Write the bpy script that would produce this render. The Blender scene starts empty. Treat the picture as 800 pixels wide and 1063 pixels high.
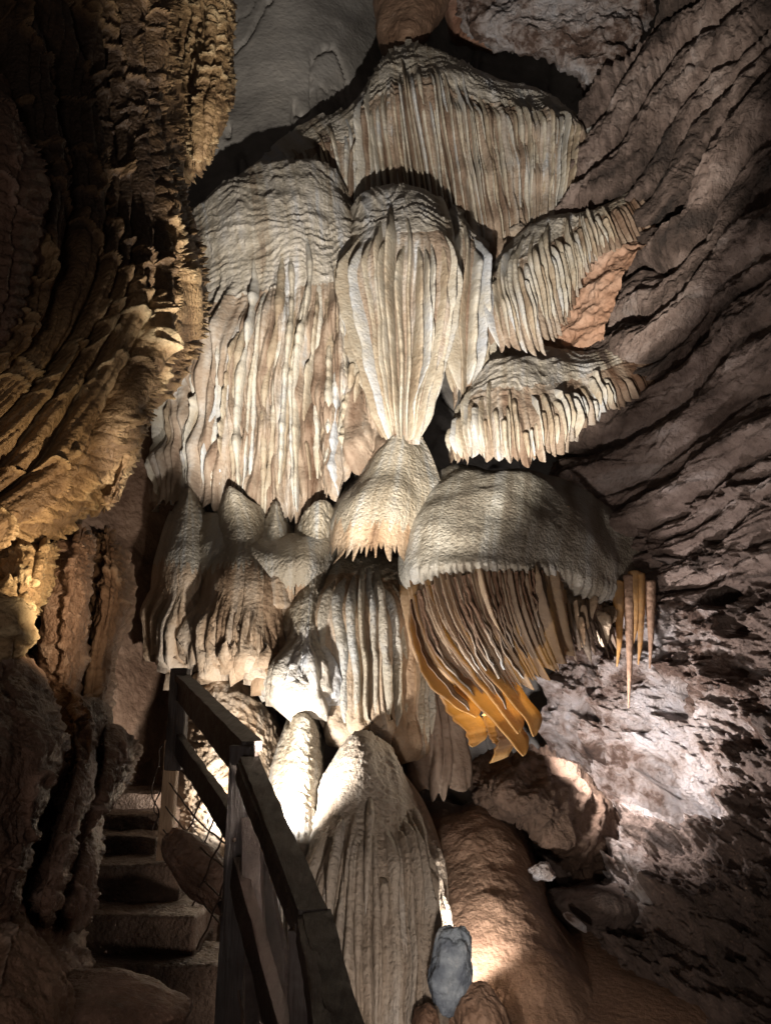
import bpy, math, random
import numpy as np
from mathutils import Vector
R = math.radians
scene = bpy.context.scene
col = scene.collection

# ------------------------------------------------------------------ camera
CAM = np.array([0.0, 0.0, 1.6]); PITCH = R(17.0); F = 803.0; CX, CY = 400.0, 531.5
cd = bpy.data.cameras.new('camera'); cam = bpy.data.objects.new('camera', cd); col.objects.link(cam)
cam.location = CAM; cam.rotation_euler = (R(90) + PITCH, 0, 0)
cd.sensor_fit = 'VERTICAL'; cd.sensor_height = 24; cd.lens = F / 1063 * 24; cd.clip_end = 200; cd.clip_start = 0.05
scene.camera = cam

def at(px, py, Y):
    """photo point (px,py) at horizontal distance Y metres -> place in the cave"""
    px = np.asarray(px, float); py = np.asarray(py, float); Y = np.asarray(Y, float)
    a = (px - CX) / F; b = (CY - py) / F
    dy = math.cos(PITCH) - b * math.sin(PITCH); dz = math.sin(PITCH) + b * math.cos(PITCH)
    k = Y / dy
    return np.stack([a * k, Y + 0 * a, 1.6 + dz * k], -1)

# ------------------------------------------------------------------ noise
_rng = np.random.RandomState(7)
_perm = np.tile(_rng.permutation(256), 3)
_g = _rng.normal(size=(256, 3)); _g /= np.linalg.norm(_g, axis=1)[:, None]
def perlin(P):
    P = np.asarray(P, float); i = np.floor(P).astype(int); f = P - i; i &= 255
    w = f * f * f * (f * (f * 6 - 15) + 10); out = 0
    for dx in (0, 1):
        for dy in (0, 1):
            for dz in (0, 1):
                h = _perm[_perm[_perm[i[..., 0] + dx] + i[..., 1] + dy] + i[..., 2] + dz]
                g = _g[h]
                d = g[..., 0] * (f[..., 0] - dx) + g[..., 1] * (f[..., 1] - dy) + g[..., 2] * (f[..., 2] - dz)
                out = out + d * (w[..., 0] if dx else 1 - w[..., 0]) * (w[..., 1] if dy else 1 - w[..., 1]) * (w[..., 2] if dz else 1 - w[..., 2])
    return out * 1.6
def fbm(P, freq=1.0, octv=4, gain=0.5, ridged=False, seed=0.0):
    P = np.asarray(P, float) * freq + seed * 13.7; a = 1.0; s = 0; t = 0
    for k in range(octv):
        n = perlin(P)
        if ridged: n = 1 - 2 * np.abs(n)
        s = s + a * n; t += a; a *= gain; P = P * 2.03 + 5.1
    return s / t
def uv3(U, V, fu=1.0, fv=1.0, seed=0.0):
    U, V = np.broadcast_arrays(U, V)
    return np.stack([U * fu, V * fv, 0 * U + seed * 3.17 + 0.5], -1)
def sstep(a, b, x):
    t = np.clip((x - a) / (b - a), 0, 1); return t * t * (3 - 2 * t)

# ------------------------------------------------------------------ mesh building
def make_mesh(name, V, Q, mat, st=None, smooth=True, origin=None):
    V = np.ascontiguousarray(V, dtype=np.float32)
    o = np.array(origin if origin is not None else V.mean(0), dtype=np.float32)
    me = bpy.data.meshes.new(name)
    me.vertices.add(len(V)); me.vertices.foreach_set('co', (V - o).ravel())
    Q = np.asarray(Q, dtype=np.int32); n = Q.shape[1]
    me.loops.add(Q.size); me.loops.foreach_set('vertex_index', Q.ravel())
    me.polygons.add(len(Q)); me.polygons.foreach_set('loop_start', np.arange(0, Q.size, n, dtype=np.int32))
    me.polygons.foreach_set('use_smooth', np.full(len(Q), smooth, dtype=bool))
    if st is not None:
        at_ = me.attributes.new('st', 'FLOAT', 'POINT'); at_.data.foreach_set('value', np.ascontiguousarray(st, dtype=np.float32).ravel())
    me.update(calc_edges=True); me.validate()
    me.materials.append(mat)
    return me, o
def link(name, me, o, parent=None):
    ob = bpy.data.objects.new(name, me); col.objects.link(ob)
    if parent is not None:
        ob.parent = parent; ob.location = Vector([float(a) for a in o]) - parent.location
    else: ob.location = [float(a) for a in o]
    return ob
def tag(o, label=None, cat=None, group=None, kind=None):
    if label: o['label'] = label
    if cat: o['category'] = cat
    if group: o['group'] = group
    if kind: o['kind'] = kind
    return o
def thing(name, label, cat, loc, group=None):
    o = bpy.data.objects.new(name, None); col.objects.link(o); o.empty_display_size = 0.1
    o.location = [float(a) for a in loc]
    return tag(o, label, cat, group)
def gridq(nt, ns, off=0):
    i = np.arange(nt - 1)[:, None] * ns + np.arange(ns - 1)[None]
    return np.stack([i, i + ns, i + ns + 1, i + 1], -1).reshape(-1, 4) + off

def crom(P, n, w=None, param=None):
    """Catmull-Rom style resampling of P (K,...,3) along axis 0 to n samples (or at param in 0..1)"""
    P = np.asarray(P, float); K = len(P)
    if K == 1: return np.repeat(P, n, 0)
    d = np.linalg.norm((P[1:] - P[:-1])[..., :2].reshape(K - 1, -1, 2), axis=-1).mean(1) + 1e-6
    t = np.concatenate([[0], np.cumsum(d)]); t /= t[-1]
    q = np.linspace(0, 1, n) if param is None else param
    m = np.zeros_like(P)
    m[0] = (P[1] - P[0]) / (t[1] - t[0]); m[-1] = (P[-1] - P[-2]) / (t[-1] - t[-2])
    for k in range(1, K - 1):
        a = (P[k] - P[k - 1]) / (t[k] - t[k - 1]); b = (P[k + 1] - P[k]) / (t[k + 1] - t[k])
        m[k] = (a * (t[k + 1] - t[k]) + b * (t[k] - t[k - 1])) / (t[k + 1] - t[k - 1])
    i = np.clip(np.searchsorted(t, q, side='right') - 1, 0, K - 2)
    h = t[i + 1] - t[i]; x = (q - t[i]) / h
    sh = (-1,) + (1,) * (P.ndim - 1); x = x.reshape(sh); h = h.reshape(sh)
    return ((2 * x**3 - 3 * x**2 + 1) * P[i] + (x**3 - 2 * x**2 + x) * h * m[i] + (-2 * x**3 + 3 * x**2) * P[i + 1] + (x**3 - x**2) * h * m[i + 1])

class Flutes:
    """irregular row of pleats across a width; prof() gives 0..1 height of the pleat at (u,v)"""
    def __init__(s, width, period, seed, jit=0.55):
        r = np.random.RandomState(seed); b = [-3 * period]
        while b[-1] < width + 3 * period: b.append(b[-1] + period * (1 - jit + 2 * jit * r.rand()))
        s.b = np.array(b); s.w = np.diff(s.b); n = len(s.w)
        s.rnd = r.rand(n, 6); s.period = period; s.seed = seed
    def idx(s, u):
        i = np.clip(np.searchsorted(s.b, u, side='right') - 1, 0, len(s.w) - 1)
        return i, (u - s.b[i]) / s.w[i]
    def warp(s, U, V, wob, fv=1.2):
        return U + wob * s.period * (perlin(uv3(U, V, 0.5 / s.period * 0.35, fv, s.seed + .3)))
    def prof(s, U, V, wob=0.8, sharp=0.0, bead=0.3, vfreq=3.0, var=0.4, fv=1.2):
        W = s.warp(U, V, wob, fv); i, r = s.idx(W); c = 2 * r - 1
        round_ = np.sqrt(np.clip(1 - c * c, 0, 1)); ridge = np.exp(-(c * c) * 5.0) - 0.0067
        p = round_ * (1 - sharp) + ridge * sharp
        amp = (1 - var) + var * s.rnd[i, 0]
        amp = amp * (1 + bead * perlin(uv3(s.rnd[i, 1] * 77 + i * 3.1, V, 1, vfreq, s.seed)))
        return p * amp * (s.w[i] / s.period)**0.7, i, r

class Patch:
    """sheet of stone spanned by guide lines (each a list of (px,py,Y)), t runs down the flow, s across"""
    def __init__(s, guides, q=(1.3, 2.0), roll=(0, 0, 0, 0), rw=(0.12, 0.12, 0.12, 0.1), bulge=0.0, fringe=None, dY=0.0, smax=None):
        G = [crom(np.array(g, float), 60) for g in guides]; G = np.array(G)          # M,60,3
        wpx = np.linalg.norm(np.diff(G[..., :2], axis=0), axis=-1).sum(0).max()
        hpx = np.linalg.norm(np.diff(G[..., :2], axis=1), axis=-1).sum(1).max()
        ns = int(max(8, wpx / q[0])); nt = int(max(8, hpx / q[1]))
        A = crom(G, ns)                                                             # ns,60,3
        A = crom(A.transpose(1, 0, 2), 400, param=np.linspace(0, 1, 400))           # 400,ns,3
        S = np.linspace(0, 1, ns)[None].repeat(nt, 0); T = np.linspace(0, 1, nt)[:, None].repeat(ns, 1)
        Wm = np.linalg.norm(np.diff(at(A[200, :, 0], A[200, :, 1], A[200, :, 2]), axis=0), axis=-1).sum()
        Wmax = max(np.linalg.norm(np.diff(at(A[k, :, 0], A[k, :, 1], A[k, :, 2]), axis=0), axis=-1).sum() for k in (40, 120, 200, 280, 360))
        s.Wm = Wmax
        s.U = S * Wmax
        mid = at(A[:, ns // 2, 0], A[:, ns // 2, 1], A[:, ns // 2, 2]); s.Hm = np.linalg.norm(np.diff(mid, axis=0), axis=-1).sum()
        L = np.ones(ns)
        if fringe is not None: L = fringe(s.U[0], s)
        TT = T * L[None]
        s.S, s.T, s.V = S, TT, TT * s.Hm
        k = np.clip(TT * 399, 0, 398.999); k0 = k.astype(int); f = (k - k0)[..., None]; c = np.arange(ns)[None].repeat(nt, 0)
        B = A[k0, c] * (1 - f) + A[k0 + 1, c] * f
        Y = B[..., 2] + dY
        def rl(e, w, r):
            x = np.clip(1 - e / max(w, 1e-6), 0, 1); return r * (1 - np.sqrt(1 - np.clip(x, 0, 1)**2 * 0.999))
        Y = Y + rl(S, rw[0], roll[0]) + rl(1 - S, rw[1], roll[1]) + rl(TT, rw[2], roll[2]) + rl(1 - T, rw[3], roll[3])
        Y = Y - bulge * np.sin(np.pi * S)**0.8
        s.P = at(B[..., 0], B[..., 1], Y); s.nt, s.ns = nt, ns; s.normals(); s.col = 0.5 + 0 * S; s.px = B[..., 0]; s.py = B[..., 1]
    def normals(s):
        a = np.gradient(s.P, axis=0); b = np.gradient(s.P, axis=1); n = np.cross(a, b)
        l = np.linalg.norm(n, axis=-1, keepdims=True); n = n / np.maximum(l, 1e-9)
        if (n * (CAM - s.P)).sum() < 0: n = -n; s.flip = True
        else: s.flip = False
        s.N = n
    def disp(s, D): s.P = s.P + s.N * D[..., None]; return s
    def build(s, name, mat, parent=None, rows=None):
        a, b = rows if rows else (0, s.nt)
        P = s.P[a:b]; Q = gridq(b - a, s.ns)
        if s.flip: Q = Q[:, ::-1]
        me, o = make_mesh(name, P.reshape(-1, 3), Q, mat, s.col[a:b].reshape(-1)); return link(name, me, o, parent)

def terraces(p, period, amp, warp=2.2, fu=1.2, seed=0, sharp=2.5, V=None):
    q = (p.V if V is None else V) / period + warp * fbm(uv3(p.U, p.V, fu, 1.1, seed + 20), 1, 3) * 2 + 0.25 * perlin(uv3(p.U, p.V, 9, 5, seed + 9))
    f = q - np.floor(q); k = np.floor(q)
    a = np.clip(0.4 + 0.9 * perlin(uv3(k * 5.3, p.U, 1, 2.6, seed + 4)), 0, 1.2)
    return amp * a * (f**sharp - 0.3) * (1 - sstep(0.93, 1.0, f))

def streaks(p, seed, fu=5.0, fv=0.35):
    return 0.56 + 1.0 * fbm(uv3(p.U, p.V, fu, fv, seed + 50), 1, 4, 0.65) + 0.15 * fbm(p.P, 1.3, 3, seed=seed)

def strands(parent, p, mat, seed, period=.1, height=.14, fill=.62, t0=.2, t0v=.1, t1v=.1, bead=.15, wob=.35, n=90, skip=0.0, hv=.5, wr=None, endcut=1.0, tip=(7, .5), smax=.975):
    """free-standing ribs of calcite in front of a sheet, each its own closed piece, running down the flow lines"""
    r = np.random.RandomState(seed); u = period * .4; W = p.Wm; k_ = 0
    P, N = p.P0, p.N0; nt, ns = p.nt, p.ns
    tang = np.gradient(P, axis=0); tang /= np.maximum(np.linalg.norm(tang, axis=-1, keepdims=True), 1e-9)
    if wr is None: wr = np.ones(nt)
    sec = [(-.8, -.5), (-1, -.05), (-1.0, .45), (-.78, .8), (-.42, .96), (0, 1.02), (.42, .96), (.78, .8), (1.0, .45), (1, -.05), (.8, -.5)]
    while u < W - period * .3:
        w0 = period * (.6 + .8 * r.rand()); rnd = r.rand(8); s0 = (u + w0 * .5) / W; u += w0
        if rnd[0] < skip or s0 < .02 or s0 > smax: continue
        a = t0 + t0v * 2 * (rnd[1] - .5) ; b = min(endcut, 1 - t1v * rnd[2]); T = np.linspace(a, b, n); x = np.linspace(0, 1, n)
        S = np.clip(s0 + wob * period / W * perlin(uv3(T * 2.5, 0 * T, 1, 1, seed + k_ * .77)), .004, .996)
        ri = np.clip(T * (nt - 1), 0, nt - 1.001); ci = S * (ns - 1); r0 = ri.astype(int); c0 = np.clip(ci.astype(int), 0, ns - 2); fr_, fc = (ri - r0)[:, None], (ci - c0)[:, None]
        def smp(A): return (A[r0, c0] * (1 - fc) + A[r0, c0 + 1] * fc) * (1 - fr_) + (A[r0 + 1, c0] * (1 - fc) + A[r0 + 1, c0 + 1] * fc) * fr_
        C = smp(P); Nn = smp(N); Nn /= np.maximum(np.linalg.norm(Nn, axis=1)[:, None], 1e-9); ker = np.ones(15) / 15
        for q in range(3):
            Nn[:, q] = np.convolve(np.pad(Nn[:, q], 7, 'edge'), ker, 'valid')
        tn = np.gradient(C, axis=0); tn /= np.maximum(np.linalg.norm(tn, axis=1)[:, None], 1e-9)
        sd = np.cross(tn, Nn); sd /= np.maximum(np.linalg.norm(sd, axis=1)[:, None], 1e-9)
        lw = np.interp(T, np.linspace(0, 1, nt), wr)
        bd = 1 + bead * 1.6 * perlin(uv3(T * p.Hm * 3.2, 0 * T, 1, 1, seed + 5 + k_ * 1.3)) + bead * .5 * perlin(uv3(T * p.Hm * 11, 0 * T, 1, 1, seed + k_))
        end = np.clip((1 - x) * tip[0], 0.004, 1)**tip[1]
        w = .5 * w0 * fill * lw * bd * end * (.55 + .45 * sstep(0, .2, x)) * (1 - .25 * x)
        h = height * (1 - hv + hv * rnd[3]) * sstep(-.03, .22, x) * lw**.8 * bd * end * (1 - .15 * x)
        V = np.stack([C + sd * (w * aa)[:, None] + Nn * (h * bb - (.03 if bb < 0 else 0) - .012 * (1 - sstep(0, .1, x)))[:, None] for aa, bb in sec], 1)
        V = V + .004 * fbm(V, 13, 3, .6, seed=seed)[..., None] * Nn[:, None]
        k = len(sec); i = np.arange(n - 1)[:, None] * k; j = np.arange(k)[None]; jn = (j + 1) % k
        Q = np.stack([i + j, i + jn, i + k + jn, i + k + j], -1).reshape(-1, 4)
        st = np.broadcast_to((.58 + .55 * (rnd[4] - .5) + .35 * perlin(uv3(T * 3, 0 * T, 1, 1, seed + k_)))[:, None], (n, k))
        me, o = make_mesh('rib', V.reshape(-1, 3), Q, mat, np.ascontiguousarray(st).reshape(-1)); link('rib', me, o, parent); k_ += 1

def flow(name, label, cat, guides, mats, seed=1, flutes=(0.075, 0.05), start=(0.25, 0.12), sharp=0.3, fold=(0.0, 0.0), terr=(0, 0), terr_end=0.45,
         fringe=0.0, fpoint=0.5, fperiod=None, split=None, lump=(0.06, 1.2), rough=0.006, wob=0.8, bead=0.3, parts=('cap', 'curtain'), group=None, base_t=0.9,
         end_fade=0.0, var=0.4, topfix=0.5, ribs=None, stain=None, **kw):
    """a flowstone mass: rounded cap with rimmed steps, running down into a pleated curtain with a ragged hem"""
    rs = np.random.RandomState(seed)
    fr = None; state = {}
    if fringe > 0:
        def fr(U, p):
            fl = Flutes(p.Wm, fperiod or flutes[0], seed * 7 + 1); i, r = fl.idx(fl.warp(U, p.Hm + 0 * U, wob)); state['fl'] = fl
            Ls = 1 - fringe * fl.rnd[i, 2] - fringe * 0.5 * (0.5 + 0.5 * perlin(uv3(U, 0 * U, 1.5, 1, seed)))
            return Ls * (1 - fpoint * fringe * np.abs(2 * r - 1)**1.4)
    if topfix:
        guides = [[(g[0][0], g[0][1], g[1][2] + topfix * (g[0][2] - g[1][2]))] + list(g[1:]) for g in guides]
    p = Patch(guides, fringe=fr, **kw)
    fl = Flutes(p.Wm, flutes[0], seed * 7 + 1)
    st = start[0] + start[1] * (fbm(uv3(p.U, 0 * p.U, 3.0, 1, seed + 8), 1, 3) * 2)
    ramp = sstep(0, 0.18, p.T - st)
    pr, i, r = fl.prof(p.U, p.V, wob, sharp, bead, var=var)
    D = flutes[1] * pr * ramp
    if fold[0]:
        f2 = Flutes(p.Wm, fold[0], seed * 7 + 3); pr2, _, _ = f2.prof(p.U, p.V, wob * 0.8, 0.1, bead, var=.5)
        D = D + fold[1] * pr2 * sstep(0, 0.25, p.T - st + 0.03)
    wr = np.linalg.norm(np.diff(p.P, axis=1), axis=-1).sum(1) / p.Wm; wr = np.clip(wr, .05, 1)**.8
    D = D * wr[:, None]
    # finer secondary pleats
    f3 = Flutes(p.Wm, flutes[0] * 0.45, seed * 7 + 5); pr3, _, _ = f3.prof(p.U, p.V, 1.0, 0.0, 0.2)
    D = D + flutes[1] * 0.16 * pr3 * ramp * wr[:, None]
    if terr[0]:
        tf = 1 - sstep(terr_end - 0.08, terr_end + 0.1, p.T + 0.12 * fbm(uv3(p.U, 0 * p.U, 2.3, 1, seed + 2), 1, 2))
        D = D + (terraces(p, terr[0], terr[1], seed=seed) + terraces(p, terr[0] * 0.42, terr[1] * 0.45, seed=seed + 3)) * tf
    LD = lump[0] * fbm(p.P, lump[1], 3, seed=seed) * 1.5; D = D + LD
    p.P0 = p.P + p.N * (LD + (flutes[1] + fold[1]) * .4 * ramp)[..., None]; p.N0 = p.N.copy()
    D = D + rough * fbm(p.P, 14, 3, 0.6, seed=seed)
    ef = sstep(-.01, .05, p.S) * sstep(-.01, .05, 1 - p.S)
    p.disp(D * ef); p.col = streaks(p, seed) + 0.3 * (fl.rnd[i, 3] - 0.5) * ramp; p.normals()
    if stain: p.col = p.col - stain[2] * sstep(stain[0], stain[1], p.S + .08 * fbm(p.P, 4, 3, seed=seed))
    base = p.P[-1].mean(0)
    t = thing(name, label, cat, base, group)
    if split is None: p.build(parts[1], mats[1], t)
    else:
        k = int(p.nt * split); p.build(parts[0], mats[0], t, (0, k + 1)); p.build(parts[1], mats[1], t, (k, p.nt))
    if ribs: strands(t, p, ribs.pop('mat'), seed * 11 + 1, wr=wr, **ribs)
    return t, p

# ------------------------------------------------------------------ materials
def stone(name, cols, gran=38, bump=0.6, rough=(0.55, 0.85), spec=0.35, noise=0.35, stretch=(1, 1, 1), dist=0.02, trans=None, pits=0.0, coat=0.0):
    m = bpy.data.materials.new(name); m.use_nodes = True; nt = m.node_tree; N = nt.nodes; L = nt.links
    N.clear(); out = N.new('ShaderNodeOutputMaterial'); b = N.new('ShaderNodeBsdfPrincipled')
    geo = N.new('ShaderNodeNewGeometry'); mp = N.new('ShaderNodeMapping'); L.new(geo.outputs['Position'], mp.inputs[0]); mp.inputs['Scale'].default_value = stretch
    at_ = N.new('ShaderNodeAttribute'); at_.attribute_name = 'st'
    n1 = N.new('ShaderNodeTexNoise'); n1.inputs['Scale'].default_value = 2.2; n1.inputs['Detail'].default_value = 8; n1.inputs['Roughness'].default_value = 0.65
    L.new(mp.outputs[0], n1.inputs['Vector'])
    n2 = N.new('ShaderNodeTexNoise'); n2.inputs['Scale'].default_value = gran * 0.45; n2.inputs['Detail'].default_value = 4
    L.new(mp.outputs[0], n2.inputs['Vector'])
    a = N.new('ShaderNodeMath'); a.operation = 'MULTIPLY_ADD'; a.inputs[1].default_value = noise * 2.0; a.inputs[2].default_value = -noise
    L.new(n1.outputs['Fac'], a.inputs[0])
    a2 = N.new('ShaderNodeMath'); a2.operation = 'MULTIPLY_ADD'; a2.inputs[1].default_value = noise; a2.inputs[2].default_value = -noise * .5; L.new(n2.outputs['Fac'], a2.inputs[0])
    s = N.new('ShaderNodeMath'); s.operation = 'ADD'; L.new(a.outputs[0], s.inputs[0]); L.new(at_.outputs['Fac'], s.inputs[1])
    s2 = N.new('ShaderNodeMath'); s2.operation = 'ADD'; s2.use_clamp = True; L.new(s.outputs[0], s2.inputs[0]); L.new(a2.outputs[0], s2.inputs[1])
    cr = N.new('ShaderNodeValToRGB'); e = cr.color_ramp.elements
    for k, (pos, c) in enumerate(cols):
        x = e[k] if k < 2 else e.new(pos)
        x.position = pos; x.color = (*c, 1)
    L.new(s2.outputs[0], cr.inputs[0]); L.new(cr.outputs[0], b.inputs['Base Color'])
    rr = N.new('ShaderNodeMapRange'); rr.inputs['To Min'].default_value = rough[0]; rr.inputs['To Max'].default_value = rough[1]
    L.new(n2.outputs['Fac'], rr.inputs['Value']); L.new(rr.outputs[0], b.inputs['Roughness']); b.inputs['Specular IOR Level'].default_value = spec
    # grain
    g = N.new('ShaderNodeTexNoise'); g.inputs['Scale'].default_value = gran; g.inputs['Detail'].default_value = 5; g.inputs['Roughness'].default_value = 0.6; L.new(mp.outputs[0], g.inputs['Vector'])
    v = N.new('ShaderNodeTexVoronoi'); v.inputs['Scale'].default_value = gran * 0.7; L.new(mp.outputs[0], v.inputs['Vector'])
    gm = N.new('ShaderNodeMath'); gm.operation = 'MULTIPLY_ADD'; gm.inputs[1].default_value = -0.35; L.new(v.outputs['Distance'], gm.inputs[0]); L.new(g.outputs['Fac'], gm.inputs[2])
    h = gm
    if pits:
        pv = N.new('ShaderNodeTexNoise'); pv.inputs['Scale'].default_value = gran * 0.22; pv.inputs['Detail'].default_value = 9; pv.inputs['Roughness'].default_value = 0.75; L.new(mp.outputs[0], pv.inputs['Vector'])
        pm = N.new('ShaderNodeMath'); pm.operation = 'MULTIPLY_ADD'; pm.inputs[1].default_value = pits * 3; L.new(pv.outputs['Fac'], pm.inputs[0]); L.new(gm.outputs[0], pm.inputs[2]); h = pm
    bp = N.new('ShaderNodeBump'); bp.inputs['Strength'].default_value = bump; bp.inputs['Distance'].default_value = dist
    L.new(h.outputs[0], bp.inputs['Height']); L.new(bp.outputs[0], b.inputs['Normal'])
    if coat: b.inputs['Coat Weight'].default_value = coat; b.inputs['Coat Roughness'].default_value = 0.25
    if trans:
        tr = N.new('ShaderNodeBsdfTranslucent'); tr.inputs['Color'].default_value = (*trans[1], 1)
        mx = N.new('ShaderNodeMixShader'); mx.inputs[0].default_value = trans[0]
        L.new(b.outputs[0], mx.inputs[1]); L.new(tr.outputs[0], mx.inputs[2]); L.new(mx.outputs[0], out.inputs[0])
    else: L.new(b.outputs[0], out.inputs[0])
    return m

M = {}
M['cream'] = stone('cream_calcite', [(0.0, (.17, .11, .07)), (0.28, (.32, .25, .175)), (0.5, (.41, .355, .275)), (0.72, (.47, .435, .375)), (1.0, (.42, .43, .45))], bump=.55)
M['creamcap'] = stone('pale_calcite_cap', [(0.0, (.11, .08, .065)), (0.15, (.27, .215, .16)), (0.4, (.40, .355, .29)), (0.7, (.46, .42, .37)), (1.0, (.42, .42, .43))], bump=.8, gran=30)
M['film'] = stone('ochre_film_calcite', [(0.0, (.11, .06, .035)), (0.35, (.22, .155, .11)), (0.6, (.31, .24, .18)), (0.85, (.41, .36, .31)), (1.0, (.46, .46, .46))], bump=.6)
M['tan'] = stone('tan_calcite', [(0.0, (.10, .055, .03)), (0.35, (.25, .165, .10)), (0.6, (.34, .25, .17)), (1.0, (.42, .35, .28))], bump=.7)
M['grain'] = stone('grainy_calcite', [(0.0, (.24, .19, .13)), (0.4, (.33, .28, .21)), (0.7, (.36, .32, .26)), (1.0, (.36, .36, .35))], bump=1.0, gran=42, dist=.022, rough=(.4, .75))
M['palegrain'] = stone('grey_brown_calcite', [(0.0, (.17, .125, .09)), (0.4, (.27, .215, .165)), (0.7, (.32, .27, .22)), (1.0, (.38, .34, .30))], bump=1.0, gran=42, dist=.02)
M['greygrain'] = stone('grey_green_calcite', [(0.0, (.14, .11, .08)), (0.4, (.25, .22, .175)), (0.7, (.33, .305, .26)), (1.0, (.38, .37, .35))], bump=1.0, gran=46, dist=.02, rough=(.4, .75))
M['umber'] = stone('umber_rock', [(0.0, (.045, .025, .016)), (0.4, (.10, .06, .04)), (0.7, (.16, .10, .07)), (1.0, (.24, .17, .13))], bump=.9, gran=24, dist=.04, pits=.5)
M['brown'] = stone('brown_stone', [(0.0, (.06, .03, .018)), (0.4, (.14, .08, .05)), (0.7, (.21, .13, .085)), (1.0, (.28, .20, .15))], bump=.7, gran=24, dist=.03)
M['rock'] = stone('grey_limestone', [(0.0, (.10, .09, .085)), (0.4, (.19, .175, .16)), (0.7, (.26, .24, .22)), (1.0, (.33, .30, .27))], bump=.5, gran=18, dist=.03, pits=.3)
M['red'] = stone('rusty_limestone', [(0.0, (.10, .045, .03)), (0.4, (.23, .12, .08)), (0.7, (.30, .19, .14)), (1.0, (.36, .28, .26))], bump=.8, gran=16, dist=.05, pits=.5)
M['rust'] = stone('bare_rusty_rock', [(0.0, (.20, .10, .06)), (0.4, (.34, .19, .12)), (0.7, (.42, .26, .18)), (1.0, (.48, .33, .25))], bump=.6, gran=18, dist=.03, pits=.3)
M['purple'] = stone('violet_brown_rock', [(0.0, (.035, .026, .022)), (0.3, (.09, .062, .05)), (0.55, (.21, .15, .125)), (0.8, (.33, .25, .215)), (1.0, (.44, .36, .33))], bump=1.0, gran=22, dist=.05, pits=.9)
M['crust'] = stone('white_crusted_rock', [(0.0, (.07, .04, .03)), (0.32, (.20, .125, .095)), (0.48, (.48, .38, .34)), (0.7, (.66, .58, .56)), (1.0, (.74, .70, .72))], bump=1.0, gran=26, dist=.08, pits=1.6, noise=.8)
M['black'] = stone('black_stained_rock', [(0.0, (.018, .015, .016)), (0.4, (.05, .04, .042)), (0.7, (.12, .09, .09)), (1.0, (.22, .17, .17))], bump=1.0, gran=24, dist=.04, pits=.8, noise=.5)
M['left'] = stone('ochre_cave_rock', [(0.0, (.035, .02, .011)), (0.35, (.12, .07, .034)), (0.65, (.25, .16, .08)), (1.0, (.38, .28, .16))], bump=.9, gran=55, dist=.02, rough=(.35, .7))
M['leftdark'] = stone('umber_cave_rock', [(0.0, (.03, .017, .011)), (0.4, (.09, .05, .032)), (0.7, (.16, .095, .065)), (1.0, (.25, .17, .13))], bump=.9, gran=55, dist=.02, rough=(.3, .65))
M['orange'] = stone('amber_drapery', [(0.0, (.15, .105, .07)), (0.35, (.22, .145, .085)), (0.6, (.42, .24, .09)), (1.0, (.60, .40, .18))], bump=.5, gran=50, noise=.5, trans=(.42, (.92, .62, .26)))
M['honey'] = stone('honey_drapery', [(0.0, (.13, .09, .06)), (0.4, (.23, .17, .12)), (0.7, (.30, .22, .15)), (1.0, (.40, .28, .16))], bump=.4, trans=(.2, (.7, .40, .15)))
M['brownfilm'] = stone('brown_drapery', [(0.0, (.08, .05, .035)), (0.4, (.16, .11, .08)), (0.7, (.22, .16, .12)), (1.0, (.30, .24, .19))], bump=.5)
M['step'] = stone('muddy_concrete', [(0.0, (.035, .02, .013)), (0.5, (.10, .062, .042)), (1.0, (.19, .13, .095))], noise=.6, bump=1.0, gran=60, dist=.02, rough=(.3, .7))
M['bluerock'] = stone('blue_grey_rock', [(0.0, (.03, .035, .05)), (0.45, (.12, .14, .17)), (0.7, (.22, .25, .28)), (1.0, (.5, .51, .52))], bump=.8, gran=22, noise=.7, dist=.03)
M['mud'] = stone('smooth_brown_clay', [(0.0, (.10, .055, .035)), (0.4, (.19, .115, .075)), (0.7, (.25, .16, .11)), (1.0, (.33, .24, .18))], bump=.6, gran=30, dist=.03)
M['wood'] = stone('dark_wet_timber', [(0.0, (.010, .007, .006)), (0.5, (.026, .018, .015)), (1.0, (.07, .052, .045))], bump=.6, gran=90, dist=.006, rough=(.35, .65), spec=.35, stretch=(1.2, .12, .7), noise=.8)
M['woodpost'] = stone('dark_post_timber', [(0.0, (.010, .007, .006)), (0.5, (.026, .018, .015)), (1.0, (.07, .052, .045))], bump=.6, gran=90, dist=.006, rough=(.35, .65), stretch=(1.2, 1.2, .1), noise=.8)
M['palewood'] = stone('raw_timber', [(0.0, (.08, .05, .03)), (0.5, (.16, .10, .06)), (1.0, (.26, .18, .11))], bump=.6, gran=60, dist=.01, stretch=(1, 1, .2))
M['wire'] = stone('rusty_wire', [(0.0, (.03, .02, .015)), (1.0, (.12, .08, .06))], bump=.3)

def rock_patch(name, label, cat, guides, mat, amp=0.15, freq=1.2, ridged=False, seed=1, kind=None, octv=6, gain=.55, group=None, extra=None, aniso=(1, 1, 1), cfreq=1.0, parent=None, colf=None, **kw):
    p = Patch(guides, **kw); X = p.P * np.array(aniso)
    D = amp * fbm(X, freq, octv, gain, ridged, seed)
    if extra is not None: D = D + extra(p)
    D = D - np.median(D)
    p.disp(D); p.col = 0.5 + 0.8 * fbm(X, 1.1 * cfreq, 5, .6, seed=seed + 30) if colf is None else colf(p)
    o = p.build(name, M[mat], parent)
    tag(o, label, cat, group, kind)
    return o, p

#@@SETTING
# ================================================================== THE CAVE ITSELF
def col_guides(xs, rows):
    """guides at x columns with shared (py, Y-function) rows"""
    return [[(x + dx, y, Yf(x)) for (y, dx, Yf) in rows] for x in xs]

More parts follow.
